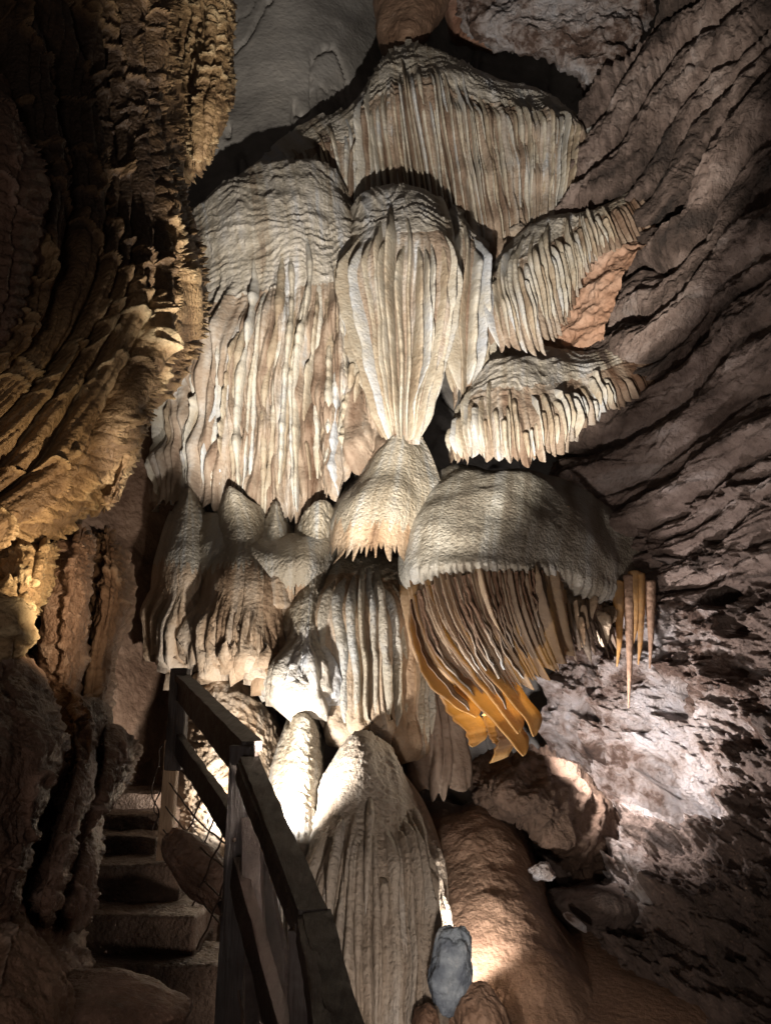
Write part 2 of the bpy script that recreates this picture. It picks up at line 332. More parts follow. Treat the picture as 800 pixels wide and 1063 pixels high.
# back wall (behind everything)
bw = [[(-260, -160, 8.5), (-260, 300, 8.0), (-260, 800, 7.4), (-260, 1250, 6.5)],
      [(150, -160, 8.8), (160, 120, 8.35), (120, 420, 8.0), (120, 800, 7.4), (110, 1250, 6.5)],
      [(330, -160, 9.0), (330, 60, 8.5), (330, 420, 8.1), (330, 800, 7.6), (330, 1250, 6.8)],
      [(470, -160, 9.6), (470, 60, 10.0), (480, 420, 8.9), (480, 800, 8.0), (480, 1250, 7.2)],
      [(620, -160, 9.4), (600, 60, 10.3), (600, 420, 8.9), (610, 800, 8.2), (620, 1250, 7.2)],
      [(1000, -160, 8.0), (1000, 300, 8.0), (1000, 800, 8.0), (1000, 1250, 7.0)]]
def cracks(p):
    n = fbm(p.P * np.array([1, 1, 1.0]) @ np.array([[.8, 0, .6], [0, 1, 0], [-.6 * .35, 0, .8 * .35]]), 0.9, 4, seed=5)
    return -0.10 * np.exp(-(n / 0.018)**2) - .05 * np.exp(-((n - .22) / 0.012)**2)
rock_patch('cave_wall', None, None, bw, 'rock', 0.16, 0.45, seed=3, kind='structure', extra=lambda p: cracks(p) * .9, q=(2.2, 2.2), gain=.36)

# floor: one rough sheet from behind the camera to the back wall
def floor():
    nx, ny = 160, 200
    x = np.linspace(-7, 7, nx); y = np.linspace(-2.5, 10, ny); X, Y = np.meshgrid(x, y)
    Z = 0.0 + 0.45 * sstep(3.0, 6.5, Y) + 0.0 * X
    P = np.stack([X, Y, Z], -1); P[..., 2] += .14 * fbm(P, .8, 5, seed=4)
    P[..., 2] -= 0.06
    me, o = make_mesh('ground', P.reshape(-1, 3), gridq(ny, nx)[:, ::-1], M['mud'], np.full(nx * ny, .4)); tag(link('ground', me, o), kind='structure')
floor()

# right-hand wall, sweeping bands
rw = [[(588, 150, 7.5), (606, 118, 7.4), (645, 62, 7.2), (690, 0, 7.0), (720, -120, 6.8)],
      [(585, 205, 7.3), (640, 140, 7.0), (700, 70, 6.8), (745, 0, 6.6), (790, -120, 6.3)],
      [(578, 255, 7.25), (640, 205, 6.9), (710, 140, 6.5), (775, 50, 6.1), (850, -120, 5.7)],
      [(640, 270, 7.4), (690, 240, 6.8), (745, 180, 6.2), (830, 70, 5.7), (940, -120, 5.1)],
      [(625, 335, 7.2), (690, 285, 6.5), (760, 220, 6.0), (860, 110, 5.2), (1000, -20, 4.6)],
      [(598, 385, 6.8), (680, 345, 6.3), (760, 285, 5.8), (860, 190, 5.0), (1020, 60, 4.4)],
      [(585, 440, 7.1), (690, 395, 6.3), (780, 330, 5.6), (890, 250, 4.8), (1040, 160, 4.2)],
      [(575, 500, 7.0), (690, 465, 6.3), (800, 400, 5.4), (910, 330, 4.7), (1060, 260, 4.1)],
      [(580, 570, 7.0), (700, 540, 6.2), (810, 490, 5.3), (930, 430, 4.6), (1080, 370, 4.0)],
      [(600, 640, 6.9), (700, 620, 6.2), (820, 580, 5.3), (940, 540, 4.6), (1080, 500, 4.0)]]
def sweep(p):
    # ridges run along the sweep (t); cross pleats hang off every ridge
    f = Flutes(p.Wm, .60, 11, .5); a, i, r = f.prof(p.U, p.V, .9, 0, .3, .8)
    g = Flutes(p.Hm, .11, 12); b, _, _ = g.prof(p.V + .5 * p.U, p.U, 1.6, .2, .4, 2.0)
    h = Flutes(p.Wm, .17, 13); c, _, _ = h.prof(p.U, p.V, 1.8, .2, .5, 2.0, var=.8)
    X = np.stack([p.U * 1.0, p.V * .45, 0 * p.U], -1)
    return .36 * a + .07 * b * sstep(0.1, .9, r) + .05 * c + .06 * fbm(X, 3.0, 5, .6, False, 8) + .065 * fbm(p.P, 3.6, 6, .66, True, 9)
rock_patch('cave_wall', None, None, rw, 'purple', .12, 1.6, seed=8, kind='structure', extra=sweep, q=(1.6, 1.6), colf=lambda p:   .45 + 1.1 * fbm(np.stack([p.U * 1.6, p.V * .35, 0 * p.U], -1), 1.6, 5, .6, seed=31) + .25 * fbm(p.P, 3, 4, seed=32))[0].name = 'cave_wall_right'
# black stained runs on that wall are separate mineral crusts, a little proud of it
# lower right wall
rl_ = [[(560, 560, 7.6), (575, 660, 7.4), (560, 760, 7.3), (560, 860, 6.9), (560, 1000, 6.2), (560, 1200, 5.0)],
       [(640, 540, 6.9), (650, 640, 6.9), (640, 760, 6.9), (640, 860, 6.4), (640, 1000, 5.6), (650, 1200, 4.6)],
       [(720, 520, 6.2), (730, 620, 6.2), (725, 740, 6.2), (725, 860, 5.7), (730, 1000, 5.0), (740, 1200, 4.1)],
       [(820, 470, 5.4), (830, 600, 5.4), (830, 740, 5.3), (830, 860, 5.0), (840, 1000, 4.3), (850, 1200, 3.6)],
       [(1000, 420, 4.4), (1010, 600, 4.3), (1010, 800, 4.2), (1020, 1000, 3.7), (1030, 1200, 3.0)]]
def crag(p):
    X = p.P @ np.array([[.8, 0, .6], [0, 1, 0], [-.6, 0, .8]])
    a = fbm(X * np.array([1, 1, 2.0]), 0.9, 6, .58, True, 21)
    b = fbm(X * np.array([1, 1, 1.6]), 4.0, 5, .6, False, 22)
    return .50 * a + .16 * b + .06 * fbm(X, 9.0, 5, .65, True, 26) - .40 * sstep(.22, .36, fbm(X, 1.9, 3, seed=23))
rlo, rlp = rock_patch('cave_wall', None, None, rl_, 'purple', .25, .55, seed=9, kind='structure', extra=crag, q=(1.4, 1.4)); rlo.name = 'cave_wall_lower_right'
# crusted zone colour is a mineral crust: its own material share over part of the wall
def crust_mix():
    """second material slot for the white crust zone"""
    me = rlo.data; me.materials.append(M['crust'])
    n = len(me.polygons); nt, ns = rlp.nt, rlp.ns
    cx = rlp.px[:-1, :-1]; cy = rlp.py[:-1, :-1]
    d = ((cx - 660) / 135)**2 + ((cy - 725 - (cx - 655) * .2) / 115)**2 + 0.9 * fbm(rlp.P[:-1, :-1], 1.6, 5, .6, seed=44)
    d2 = ((cx - 640) / 40)**2 + ((cy - 905) / 45)**2 + 1.2 * fbm(rlp.P[:-1, :-1], 2.6, 5, .6, seed=45)
    idx = ((d < 1) | (d2 < 1)).astype(np.int32).reshape(-1)
    if len(idx) == n: me.polygons.foreach_set('material_index', idx)
crust_mix()

# recess wall behind the stair, far left middle
rc = [[(20, 380, 6.2), (30, 560, 6.2), (40, 700, 6.2), (50, 900, 6.2)],
      [(100, 380, 6.6), (105, 560, 6.7), (112, 700, 6.5), (118, 900, 6.3)],
      [(150, 380, 7.0), (150, 560, 7.0), (152, 700, 6.9), (160, 900, 6.4)],
      [(215, 380, 7.4), (215, 560, 7.4), (215, 700, 7.2), (220, 900, 6.4)]]
o, _ = rock_patch('cave_wall', None, None, rc, 'brown', .12, 1.3, seed=12, kind='structure'); o.name = 'cave_wall_recess'

# ceiling rocks at the top
tr = [[(478, -120, 8.2), (474, -20, 8.1), (478, 20, 8.1), (490, 40, 8.1)],
      [(520, -120, 8.0), (520, -20, 7.8), (520, 20, 7.7), (525, 56, 7.8)],
      [(570, -120, 7.8), (570, -20, 7.6), (572, 30, 7.5), (575, 66, 7.6)],
      [(615, -120, 7.6), (612, -20, 7.5), (612, 40, 7.4), (608, 94, 7.5)],
      [(690, -120, 7.5), (680, -20, 7.3), (665, 40, 7.3), (628, 92, 7.4)]]
rock_patch('ceiling_rock', 'pale grey broken rock block hanging from the ceiling above the dark hollow', 'rock', tr, 'crust', .22, 1.8, ridged=True, seed=14, roll=(.3, .3, 0, .9), rw=(.08, .1, .1, .1))
for k, g in enumerate([
    [[(388, -120, 8.3), (388, 0, 8.2), (392, 40, 8.2), (402, 66, 8.3)], [(432, -120, 8.1), (430, 0, 7.9), (424, 40, 7.9), (418, 62, 8.0)], [(470, -120, 8.2), (470, -10, 8.2), (452, 30, 8.2), (436, 50, 8.2)]],
    [[(455, -60, 8.6), (462, 20, 8.6), (468, 45, 8.7)], [(485, -60, 8.4), (492, 20, 8.4), (492, 50, 8.5)], [(520, -60, 8.6), (520, 20, 8.5), (516, 60, 8.6)]]]):
    rock_patch('ceiling_rock', ['brown ribbed rock column coming down left of the dark crack at the top', 'small brown rock wedged beside the dark crack in the ceiling'][k], 'rock', g, 'red' if k else 'brown', .08, 2.5, seed=60 + k, roll=(.3, .3, 0, .4))

# ================================================================== FLOWSTONE MASSES
CC = (M['creamcap'], M['cream'])
CT = (M['creamcap'], M['film'])
# high drapery at the top centre
flow('flowstone_drapery', 'highest pale flowstone drapery with long hanging pleats under the dark hollow', 'flowstone',
     [[(250, 176, 8.2), (258, 186, 8.1), (268, 205, 8.1), (290, 260, 8.0)],
      [(285, 150, 8.0), (298, 162, 7.8), (312, 185, 7.8), (322, 262, 7.8)],
      [(325, 130, 7.95), (338, 146, 7.65), (348, 180, 7.65), (356, 270, 7.65)],
      [(362, 116, 7.9), (368, 134, 7.55), (372, 172, 7.55), (374, 276, 7.5)],
      [(384, 80, 7.9), (382, 108, 7.45), (386, 160, 7.4), (390, 285, 7.4)],
      [(402, 54, 7.85), (406, 92, 7.35), (414, 155, 7.3), (428, 295, 7.3)],
      [(438, 44, 7.9), (448, 84, 7.3), (460, 160, 7.25), (478, 300, 7.25)],
      [(478, 62, 7.95), (492, 98, 7.35), (506, 175, 7.25), (520, 292, 7.25)],
      [(525, 84, 7.9), (538, 112, 7.4), (546, 180, 7.3), (548, 275, 7.3)],
      [(572, 98, 7.8), (582, 120, 7.45), (582, 170, 7.35), (576, 242, 7.35)],
      [(600, 118, 7.8), (608, 136, 7.6), (606, 170, 7.5), (600, 215, 7.5)]],
     CT, ribs=dict(mat=M['cream'], period=.072, height=.15, t0=.15, t0v=.12, t1v=.12, fill=.58, tip=(3, .6), wob=.6, hv=.7), seed=3, flutes=(.10, .08), start=(.13, .08), sharp=.3, fold=(.36, .12), terr=(.11, .06), terr_end=.24, fringe=.07, fpoint=1.2, split=.2, var=.7,
     roll=(.2, .3, .25, .1), rw=(.06, .05, .08, .05), lump=(.10, .9), q=(1.0, 1.8), bead=.12, wob=.5)
# left dome
flow('flowstone_dome', 'large cream flowstone dome on the left with rippled top and long pleated fall', 'flowstone',
     [[(193, 232, 7.5), (186, 270, 7.5), (186, 360, 7.4), (168, 400, 7.3), (158, 470, 7.2), (150, 545, 7.2)],
      [(200, 212, 7.3), (205, 260, 7.0), (208, 330, 6.9), (192, 400, 6.9), (186, 470, 6.9), (184, 535, 6.9)],
      [(228, 186, 7.2), (235, 240, 6.7), (236, 330, 6.6), (228, 400, 6.65), (224, 470, 6.7), (220, 540, 6.7)],
      [(262, 170, 7.2), (272, 230, 6.55), (272, 330, 6.5), (262, 400, 6.6), (258, 470, 6.65), (252, 545, 6.7)],
      [(296, 163, 7.2), (308, 225, 6.5), (312, 330, 6.5), (305, 400, 6.6), (302, 470, 6.65), (300, 560, 6.7)],
      [(326, 170, 7.3), (338, 230, 6.6), (345, 330, 6.5), (348, 400, 6.5), (348, 470, 6.6), (350, 540, 6.6)],
      [(350, 188, 7.4), (362, 235, 6.8), (372, 330, 6.6), (384, 400, 6.5), (395, 450, 6.4), (402, 490, 6.4)],
      [(366, 205, 7.6), (378, 240, 7.1), (392, 330, 6.9), (404, 390, 6.7), (412, 430, 6.6), (418, 460, 6.6)]],
     CT, ribs=dict(mat=M['cream'], period=.066, height=.13, t0=.42, t0v=.22, t1v=.10, fill=.8, bead=.5, skip=.22, hv=.95, wob=1.7), seed=5, flutes=(.095, .07), start=(.31, .10), sharp=.3, fold=(.27, .22), terr=(.10, .045), terr_end=.36, fringe=.03, fpoint=.8, split=.36, var=.75,
     roll=(.2, .3, .2, .0), rw=(.06, .05, .12, .05), lump=(.10, 1.0), q=(1.0, 1.8), bead=.45, wob=1.1)
# centre dome with free-hanging converging strands
flow('flowstone_dome', 'narrow central flowstone dome whose parted strands converge to a point on the cone', 'flowstone',
     [[(364, 222, 7.0), (362, 250, 6.75), (366, 310, 6.6), (382, 380, 6.4), (402, 430, 6.25), (410, 462, 6.2)],
      [(372, 204, 6.95), (376, 240, 6.45), (380, 310, 6.3), (394, 380, 6.2), (407, 430, 6.15), (413, 462, 6.15)],
      [(395, 193, 6.95), (402, 235, 6.25), (404, 310, 6.15), (408, 380, 6.1), (414, 430, 6.1), (417, 462, 6.1)],
      [(420, 189, 6.95), (432, 232, 6.2), (432, 310, 6.1), (428, 380, 6.1), (422, 430, 6.1), (421, 462, 6.1)],
      [(444, 194, 6.95), (456, 232, 6.3), (454, 310, 6.2), (442, 380, 6.2), (430, 430, 6.15), (425, 462, 6.15)],
      [(460, 204, 7.0), (471, 236, 6.55), (467, 310, 6.45), (450, 380, 6.35), (436, 430, 6.3), (428, 462, 6.2)]],
     CT, ribs=dict(mat=M['cream'], period=.095, height=.2, t0=.16, t0v=.1, t1v=.02, fill=.5, bead=.12), seed=8, flutes=(.105, .06), start=(.15, .08), sharp=.3, fold=(.3, .10), terr=(.09, .045), terr_end=.2, split=.2, var=.7,
     roll=(.3, .3, .2, 0), rw=(.08, .06, .1, .05), lump=(.05, 1.0), q=(.8, 1.8), bead=.15, wob=.5)
flow('flowstone_drapery', 'slim bundle of long straight strands hanging right of the central dome', 'flowstone',
     [[(460, 212, 7.2), (463, 260, 6.9), (466, 340, 6.8), (470, 400, 6.7), (474, 440, 6.6)],
      [(474, 210, 7.1), (480, 250, 6.6), (480, 340, 6.5), (480, 400, 6.5), (480, 435, 6.5)],
      [(487, 226, 7.1), (496, 262, 6.6), (493, 340, 6.5), (488, 390, 6.5), (484, 430, 6.5)],
      [(499, 250, 7.1), (508, 280, 6.8), (504, 340, 6.7), (494, 385, 6.6), (488, 425, 6.6)]],
     CT, ribs=dict(mat=M['cream'], period=.09, height=.16, t0=.14, t0v=.08, t1v=.05, fill=.6), seed=9, flutes=(.10, .05), var=.6, start=(.12, .08), sharp=.5, terr=(.12, .05), terr_end=.16, split=.16, fringe=.1, fpoint=.6,
     roll=(.3, .4, .5, 0), rw=(.12, .15, .1, .05), q=(.8, 1.8), lump=(.04, 1.5), bead=.15, wob=.5)
# right side hanging canopies
flow('flowstone_canopy', 'upper curved fringe of flowstone spilling off the right wall below the small dark hole', 'flowstone',
     [[(508, 272, 7.2), (500, 300, 7.0), (499, 335, 6.9), (504, 368, 6.8)],
      [(520, 260, 7.1), (510, 292, 6.65), (511, 335, 6.45), (520, 372, 6.4)],
      [(538, 244, 7.1), (528, 280, 6.5), (534, 330, 6.35), (548, 376, 6.35)],
      [(560, 230, 7.1), (553, 262, 6.55), (562, 315, 6.45), (576, 372, 6.45)],
      [(582, 222, 7.15), (578, 245, 6.75), (586, 285, 6.65), (592, 335, 6.65)],
      [(602, 220, 7.1), (602, 236, 6.85), (608, 258, 6.75), (614, 285, 6.75)],
      [(626, 212, 7.0), (632, 226, 6.8), (640, 242, 6.75), (650, 262, 6.75)],
      [(662, 186, 7.0), (668, 200, 6.9), (676, 214, 6.85), (686, 232, 6.9)],
      [(700, 150, 7.1), (708, 166, 7.0), (716, 180, 7.0), (726, 196, 7.1)]],
     CT, stain=(.5, .75, .35), ribs=dict(mat=M['cream'], smax=.62, period=.065, height=.10, t0=.20, t0v=.2, t1v=.18, fill=.6, tip=(3, .7)), seed=12, flutes=(.09, .05), start=(.18, .10), sharp=.6, var=.6, terr=(.09, .03), terr_end=.28, split=.25, fringe=.12, fpoint=.6,
     roll=(.2, .1, .25, 0), rw=(.08, .08, .1, .05), q=(.9, 1.4), bead=.1, wob=.5, lump=(.05, 1.2))
flow('flowstone_canopy', 'cream bell of flowstone with drooping fringe just above the big grey canopy', 'flowstone',
     [[(478, 418, 7.0), (470, 435, 6.8), (466, 460, 6.6), (467, 492, 6.5)],
      [(492, 392, 6.9), (484, 420, 6.4), (482, 450, 6.2), (484, 492, 6.15)],
      [(508, 364, 6.9), (503, 400, 6.2), (504, 440, 6.0), (508, 492, 6.0)],
      [(535, 358, 6.9), (532, 395, 6.1), (534, 440, 5.95), (540, 492, 5.95)],
      [(562, 358, 7.0), (564, 392, 6.2), (572, 435, 6.0), (578, 482, 6.0)],
      [(588, 364, 7.0), (594, 385, 6.4), (604, 415, 6.25), (612, 452, 6.25)],
      [(616, 364, 6.9), (624, 380, 6.5), (634, 400, 6.4), (644, 428, 6.4)],
      [(656, 350, 6.9), (664, 364, 6.65), (674, 384, 6.55), (686, 412, 6.6)],
      [(700, 322, 6.9), (708, 338, 6.7), (718, 358, 6.7), (728, 384, 6.8)]],
     CT, stain=(.55, .8, .35), ribs=dict(mat=M['cream'], smax=.66, period=.062, height=.08, t0=.50, t0v=.24, t1v=.12, fill=.62, tip=(3, .7)), seed=14, flutes=(.085, .06), start=(.46, .12), sharp=.55, var=.6, terr=(.08, .03), terr_end=.42, split=.36, fringe=.10, fpoint=.6,
     roll=(.2, .15, .25, 0), rw=(.1, .08, .16, .05), q=(.9, 1.4), bead=.12, wob=.6, lump=(.06, 1.2))

rock_patch('recess_rock', 'rusty orange bare rock face in the recess right of the upper curved fringe', 'rock',
     [[(540, 232, 7.5), (548, 280, 7.35), (556, 320, 7.3), (565, 372, 7.2)], [(590, 226, 7.3), (592, 275, 7.1), (592, 320, 7.05), (592, 372, 7.0)],
      [(632, 222, 7.1), (628, 265, 6.9), (618, 310, 6.85), (608, 372, 6.9)], [(690, 210, 6.9), (672, 250, 6.75), (645, 290, 6.7), (622, 372, 6.8)]], 'rust', .16, 1.8, ridged=True, seed=66, q=(1.4, 1.4))
GR = (M['grain'], M['tan'])
# central cone under the strands
flow('flowstone_cone', 'smooth grainy cone swelling below the tip of the central strands', 'flowstone',
     [[(408, 440, 6.6), (378, 478, 6.5), (345, 525, 6.4), (333, 575, 6.3), (330, 600, 6.3)],
      [(411, 440, 6.3), (388, 478, 6.1), (362, 525, 5.9), (350, 575, 5.85), (348, 598, 5.85)],
      [(415, 440, 6.2), (402, 478, 5.95), (388, 525, 5.7), (378, 565, 5.65), (378, 590, 5.65)],
      [(420, 440, 6.2), (418, 478, 5.95), (412, 525, 5.7), (405, 562, 5.65), (404, 592, 5.65)],
      [(425, 440, 6.25), (432, 478, 6.05), (434, 525, 5.85), (432, 570, 5.8), (430, 600, 5.8)],
      [(431, 440, 6.4), (450, 478, 6.2), (462, 525, 5.95), (462, 575, 5.9), (456, 610, 5.95)]],
     GR, seed=17, flutes=(.07, .055), start=(.80, .02), sharp=.3, terr=(.05, .008), terr_end=.7, split=.78, fringe=.10, fpoint=1.0,
     roll=(.25, .0, .1, 0), rw=(.1, .1, .05, .05), rough=.007, lump=(.05, 1.4), q=(1.1, 1.5))
# column curtain below the cone
flow('flowstone_column', 'brown pleated column standing under the grainy cone left of the amber drapery', 'flowstone',
     [[(336, 590, 6.5), (330, 610, 6.25), (336, 680, 6.2), (345, 770, 6.1)],
      [(348, 578, 6.4), (345, 606, 6.0), (350, 680, 5.95), (358, 770, 5.95)],
      [(372, 576, 6.3), (370, 604, 5.85), (374, 680, 5.85), (378, 775, 5.85)],
      [(398, 578, 6.3), (398, 606, 5.9), (400, 680, 5.9), (402, 780, 5.9)],
      [(418, 585, 6.4), (420, 612, 6.1), (424, 690, 6.1), (428, 790, 6.1)],
      [(432, 595, 6.5), (436, 620, 6.3), (446, 700, 6.3), (452, 800, 6.3)]],
     GR, ribs=dict(mat=M['grain'], period=.085, height=.12, t0=.1, t0v=.06, t1v=.1, fill=.7), seed=19, flutes=(.085, .06), start=(.10, .05), sharp=.4, var=.6, fold=(.26, .12), terr=(.1, .03), terr_end=.15, split=.12, fringe=.1, fpoint=.6,
     roll=(.3, .2, .35, .1), rw=(.1, .1, .08, .05), q=(1., 1.8), bead=.2)
flow('flowstone_drapery', 'dull brown folded drapery hanging in shadow behind the amber drapery', 'flowstone',
     [[(418, 640, 6.7), (420, 700, 6.6), (424, 770, 6.5), (430, 835, 6.4)],
      [(432, 640, 6.5), (436, 700, 6.35), (444, 770, 6.25), (452, 850, 6.2)],
      [(448, 650, 6.5), (456, 700, 6.4), (466, 770, 6.3), (476, 852, 6.2)],
      [(462, 670, 6.7), (470, 720, 6.6), (480, 780, 6.5), (490, 840, 6.4)]],
     (M['brown'], M['brownfilm']), seed=20, flutes=(.16, .13), start=(.0, .05), sharp=.2, fringe=.12, fpoint=.5,
     roll=(.2, .3, .1, 0), q=(1.1, 1.8))
# big canopy
flow('flowstone_canopy', 'broad grey-green grainy canopy bulging over the amber drapery in the centre', 'flowstone',
     [[(446, 500, 6.2), (428, 530, 6.0), (416, 565, 5.9), (413, 600, 5.85), (418, 618, 5.95)],
      [(455, 488, 6.4), (440, 525, 5.8), (432, 565, 5.55), (430, 596, 5.5), (434, 612, 5.65)],
      [(480, 478, 6.5), (470, 520, 5.65), (465, 565, 5.35), (463, 592, 5.3), (466, 606, 5.5)],
      [(515, 484, 6.5), (510, 525, 5.6), (506, 570, 5.3), (504, 590, 5.3), (506, 603, 5.5)],
      [(552, 484, 6.6), (552, 530, 5.75), (550, 572, 5.45), (548, 592, 5.45), (548, 604, 5.65)],
      [(590, 500, 6.7), (592, 540, 6.05), (590, 575, 5.8), (588, 594, 5.8), (588, 606, 5.95)],
      [(625, 520, 6.8), (628, 555, 6.4), (626, 580, 6.2), (624, 600, 6.2), (622, 620, 6.2)],
      [(660, 535, 6.75), (664, 565, 6.6), (660, 588, 6.5), (654, 605, 6.5), (648, 622, 6.5)],
      [(715, 545, 6.7), (712, 575, 6.6), (704, 598, 6.6), (690, 612, 6.6), (680, 628, 6.6)]],
     (M['greygrain'], M['greygrain']), seed=23, flutes=(.07, .04), start=(.74, .06), sharp=.4, terr=(.06, .006), terr_end=.7, split=.8, fringe=0,
     roll=(.05, .0, .25, .10), rw=(.05, .1, .14, .12), rough=.008, lump=(.08, 1.2), q=(1.2, 1.5))

# amber drapery: a thing of many thin blades
def blade(name, pts, mat, parent, top=None, thick=.02, depth=.16, seed=0, taper=.5, wave=.02, n=90):
    """one thin drape: pts = front edge (px,py,Y) from lip to tip; the sheet runs back from the edge towards the wall, with real thickness"""
    c = crom(np.array(pts, float), n); E = at(c[:, 0], c[:, 1], c[:, 2]); T = np.linspace(0, 1, n)
    E = E + wave * np.stack([perlin(uv3(T * 9, 0 * T, 1, 1, seed)), 0 * T, .6 * perlin(uv3(T * 7, 0 * T, 1, 1, seed + 2))], -1)
    tan = np.gradient(E, axis=0); tan /= np.linalg.norm(tan, axis=1)[:, None]
    back = np.array(top if top is not None else (.55, .8, .25), float); back /= np.linalg.norm(back)
    side = np.cross(tan, back); side /= np.linalg.norm(side, axis=1)[:, None]
    m = 9; ring = []
    # section: rounded front bead then thin sheet to the back
    for f, w in ((0, .0), (.015, 1.0), (.05, 1.15), (.12, .55), (.35, .42), (.7, .5), (1.0, .8)):
        ring.append((f, w))
    full = [(f, w) for f, w in ring] + [(f, -w) for f, w in ring[:0:-1]]
    dep = depth * (1 - taper * T**1.5) * (1 + .25 * perlin(uv3(T * 4, 0 * T, 1, 1, seed + 5))); th = thick * (1 - .55 * T)
    dep = dep * np.sqrt(np.clip((1 - T) * 14, .03, 1))
    P = np.stack([E + back * (f * dep)[:, None] + side * (w * th)[:, None] for f, w in full], 1)
    k = len(full); i = np.arange(n - 1)[:, None] * k; j = np.arange(k)[None]; jn = (j + 1) % k
    Q = np.stack([i + j, i + jn, i + k + jn, i + k + j], -1).reshape(-1, 4)
    st = np.broadcast_to((-.8 + 1.7 * T + 0.5 * perlin(uv3(T * 5, 0 * T, 1, 1, seed + 9)))[:, None], (n, k)).copy()
    me, o = make_mesh(name, P.reshape(-1, 3), Q, mat, st.reshape(-1)); return link(name, me, o, parent)

amber = thing('amber_drapery', 'fan of thin amber and brown stone drapes hanging from the lip of the broad canopy', 'stone drapery', at(500, 700, 5.7))
# backing curtain of brown pleats
def curtain(parent, guides, mat, seed, period=.09, depth=.07, sharp=.5, name='curtain', fringe=.08, q=(1., 1.8), wob=.5, roll=(.25, .25, .1, 0)):
    fls = {}
    def fr(U, p):
        fl = Flutes(p.Wm, period, seed); i, r = fl.idx(fl.warp(U, p.Hm + 0 * U, wob)); return (1 - fringe * fl.rnd[i, 2]) * (1 - fringe * .8 * np.abs(2 * r - 1)**1.4)
    p = Patch(guides, q=q, roll=roll, fringe=fr); fl = Flutes(p.Wm, period, seed)
    a, i, r = fl.prof(p.U, p.V, wob, sharp, .12); p.disp(a * depth + .006 * fbm(p.P, 14, 3, seed=seed)); p.col = streaks(p, seed)
    return p.build(name, mat, parent)
curtain(amber, [[(420, 612, 5.90), (424, 640, 5.78), (436, 680, 5.66), (462, 712, 5.6)],
                [(436, 602, 5.62), (446, 640, 5.50), (466, 680, 5.46), (500, 722, 5.46)],
                [(466, 592, 5.42), (480, 640, 5.34), (502, 680, 5.34), (530, 726, 5.40)],
                [(506, 589, 5.38), (520, 640, 5.32), (538, 680, 5.36), (556, 716, 5.42)],
                [(540, 590, 5.50), (552, 640, 5.42), (564, 680, 5.46), (574, 700, 5.50)],
                [(580, 592, 5.80), (586, 630, 5.78), (590, 660, 5.82), (592, 686, 5.84)]], M['honey'], 31, period=.06, depth=.07)
bl = [  # front edges, left to right; o = amber, b = brown
 ('o', [(424, 632, 5.75), (428, 668, 5.7), (440, 700, 5.66), (465, 728, 5.6), (495, 745, 5.6)]),
 ('o', [(428, 626, 5.7), (440, 660, 5.62), (460, 695, 5.55), (488, 722, 5.5), (510, 745, 5.5), (545, 785, 5.5)]),
 ('b', [(436, 620, 5.68), (448, 650, 5.6), (468, 690, 5.55), (492, 718, 5.52)]),
 ('o', [(444, 616, 5.62), (456, 640, 5.56), (468, 668, 5.5), (492, 700, 5.5), (520, 735, 5.5), (540, 762, 5.5)]),
 ('b', [(452, 612, 5.58), (468, 645, 5.5), (485, 680, 5.48), (508, 712, 5.46), (524, 738, 5.46)]),
 ('o', [(462, 609, 5.53), (474, 640, 5.46), (484, 668, 5.42), (500, 700, 5.42), (528, 730, 5.45), (550, 765, 5.5)]),
 ('b', [(472, 606, 5.5), (485, 640, 5.42), (498, 672, 5.4), (515, 700, 5.4), (536, 728, 5.44)]),
 ('b', [(482, 604, 5.48), (492, 632, 5.4), (506, 662, 5.38), (525, 700, 5.4), (545, 730, 5.45)]),
 ('b', [(494, 602, 5.46), (506, 640, 5.4), (520, 675, 5.38), (540, 705, 5.42), (560, 735, 5.5)]),
 ('b', [(506, 600, 5.46), (516, 632, 5.4), (528, 668, 5.4), (545, 695, 5.44), (562, 712, 5.5)]),
 ('b', [(518, 600, 5.48), (528, 640, 5.42), (540, 672, 5.44), (556, 695, 5.5)]),
 ('b', [(530, 600, 5.5), (538, 640, 5.46), (548, 670, 5.48), (565, 695, 5.54), (578, 706, 5.6)]),
 ('b', [(542, 600, 5.55), (549, 635, 5.5), (556, 662, 5.54), (572, 690, 5.62)]),
 ('b', [(553, 600, 5.6), (558, 630, 5.58), (563, 655, 5.6), (574, 680, 5.7)]),
 ('b', [(562, 600, 5.68), (566, 630, 5.66), (570, 650, 5.7)])]
bl2 = []
for a_, b_ in zip(bl[:-1], bl[1:]):
    bl2.append(a_); A_ = crom(np.array(a_[1], float), 6); B_ = crom(np.array(b_[1], float), 6); m_ = A_ * .5 + B_ * .5
    bl2.append(('b', [tuple(v) for v in m_[:5]]))
bl = bl2 + bl[-1:]
rb = np.random.RandomState(5); bl3 = []
for kd, pp in bl:
    jx = rb.uniform(-4, 4); cut = 1 - (.0 if kd == 'o' else rb.uniform(0, .3)); A_ = crom(np.array(pp, float), 7, param=np.linspace(0, cut, 7))
    bl3.append((kd, [(x + jx * min(1, q / 3) + rb.uniform(-1.5, 1.5), y - (7 if q == 0 else 0), Y - .15) for q, (x, y, Y) in enumerate(A_)]))
bl = bl3
for k, (kind, pts) in enumerate(bl):
    blade('drape', pts, M['orange'] if kind == 'o' else M['film'], amber, seed=k * 3 + 1, depth=.22 if kind == 'o' else .12, thick=(.010 if kind == 'o' else .007) * rb.uniform(.6, 2.0), wave=.014, top=(.35, .9, .3) if kind == 'b' else (.75, .6, .35), taper=.35)
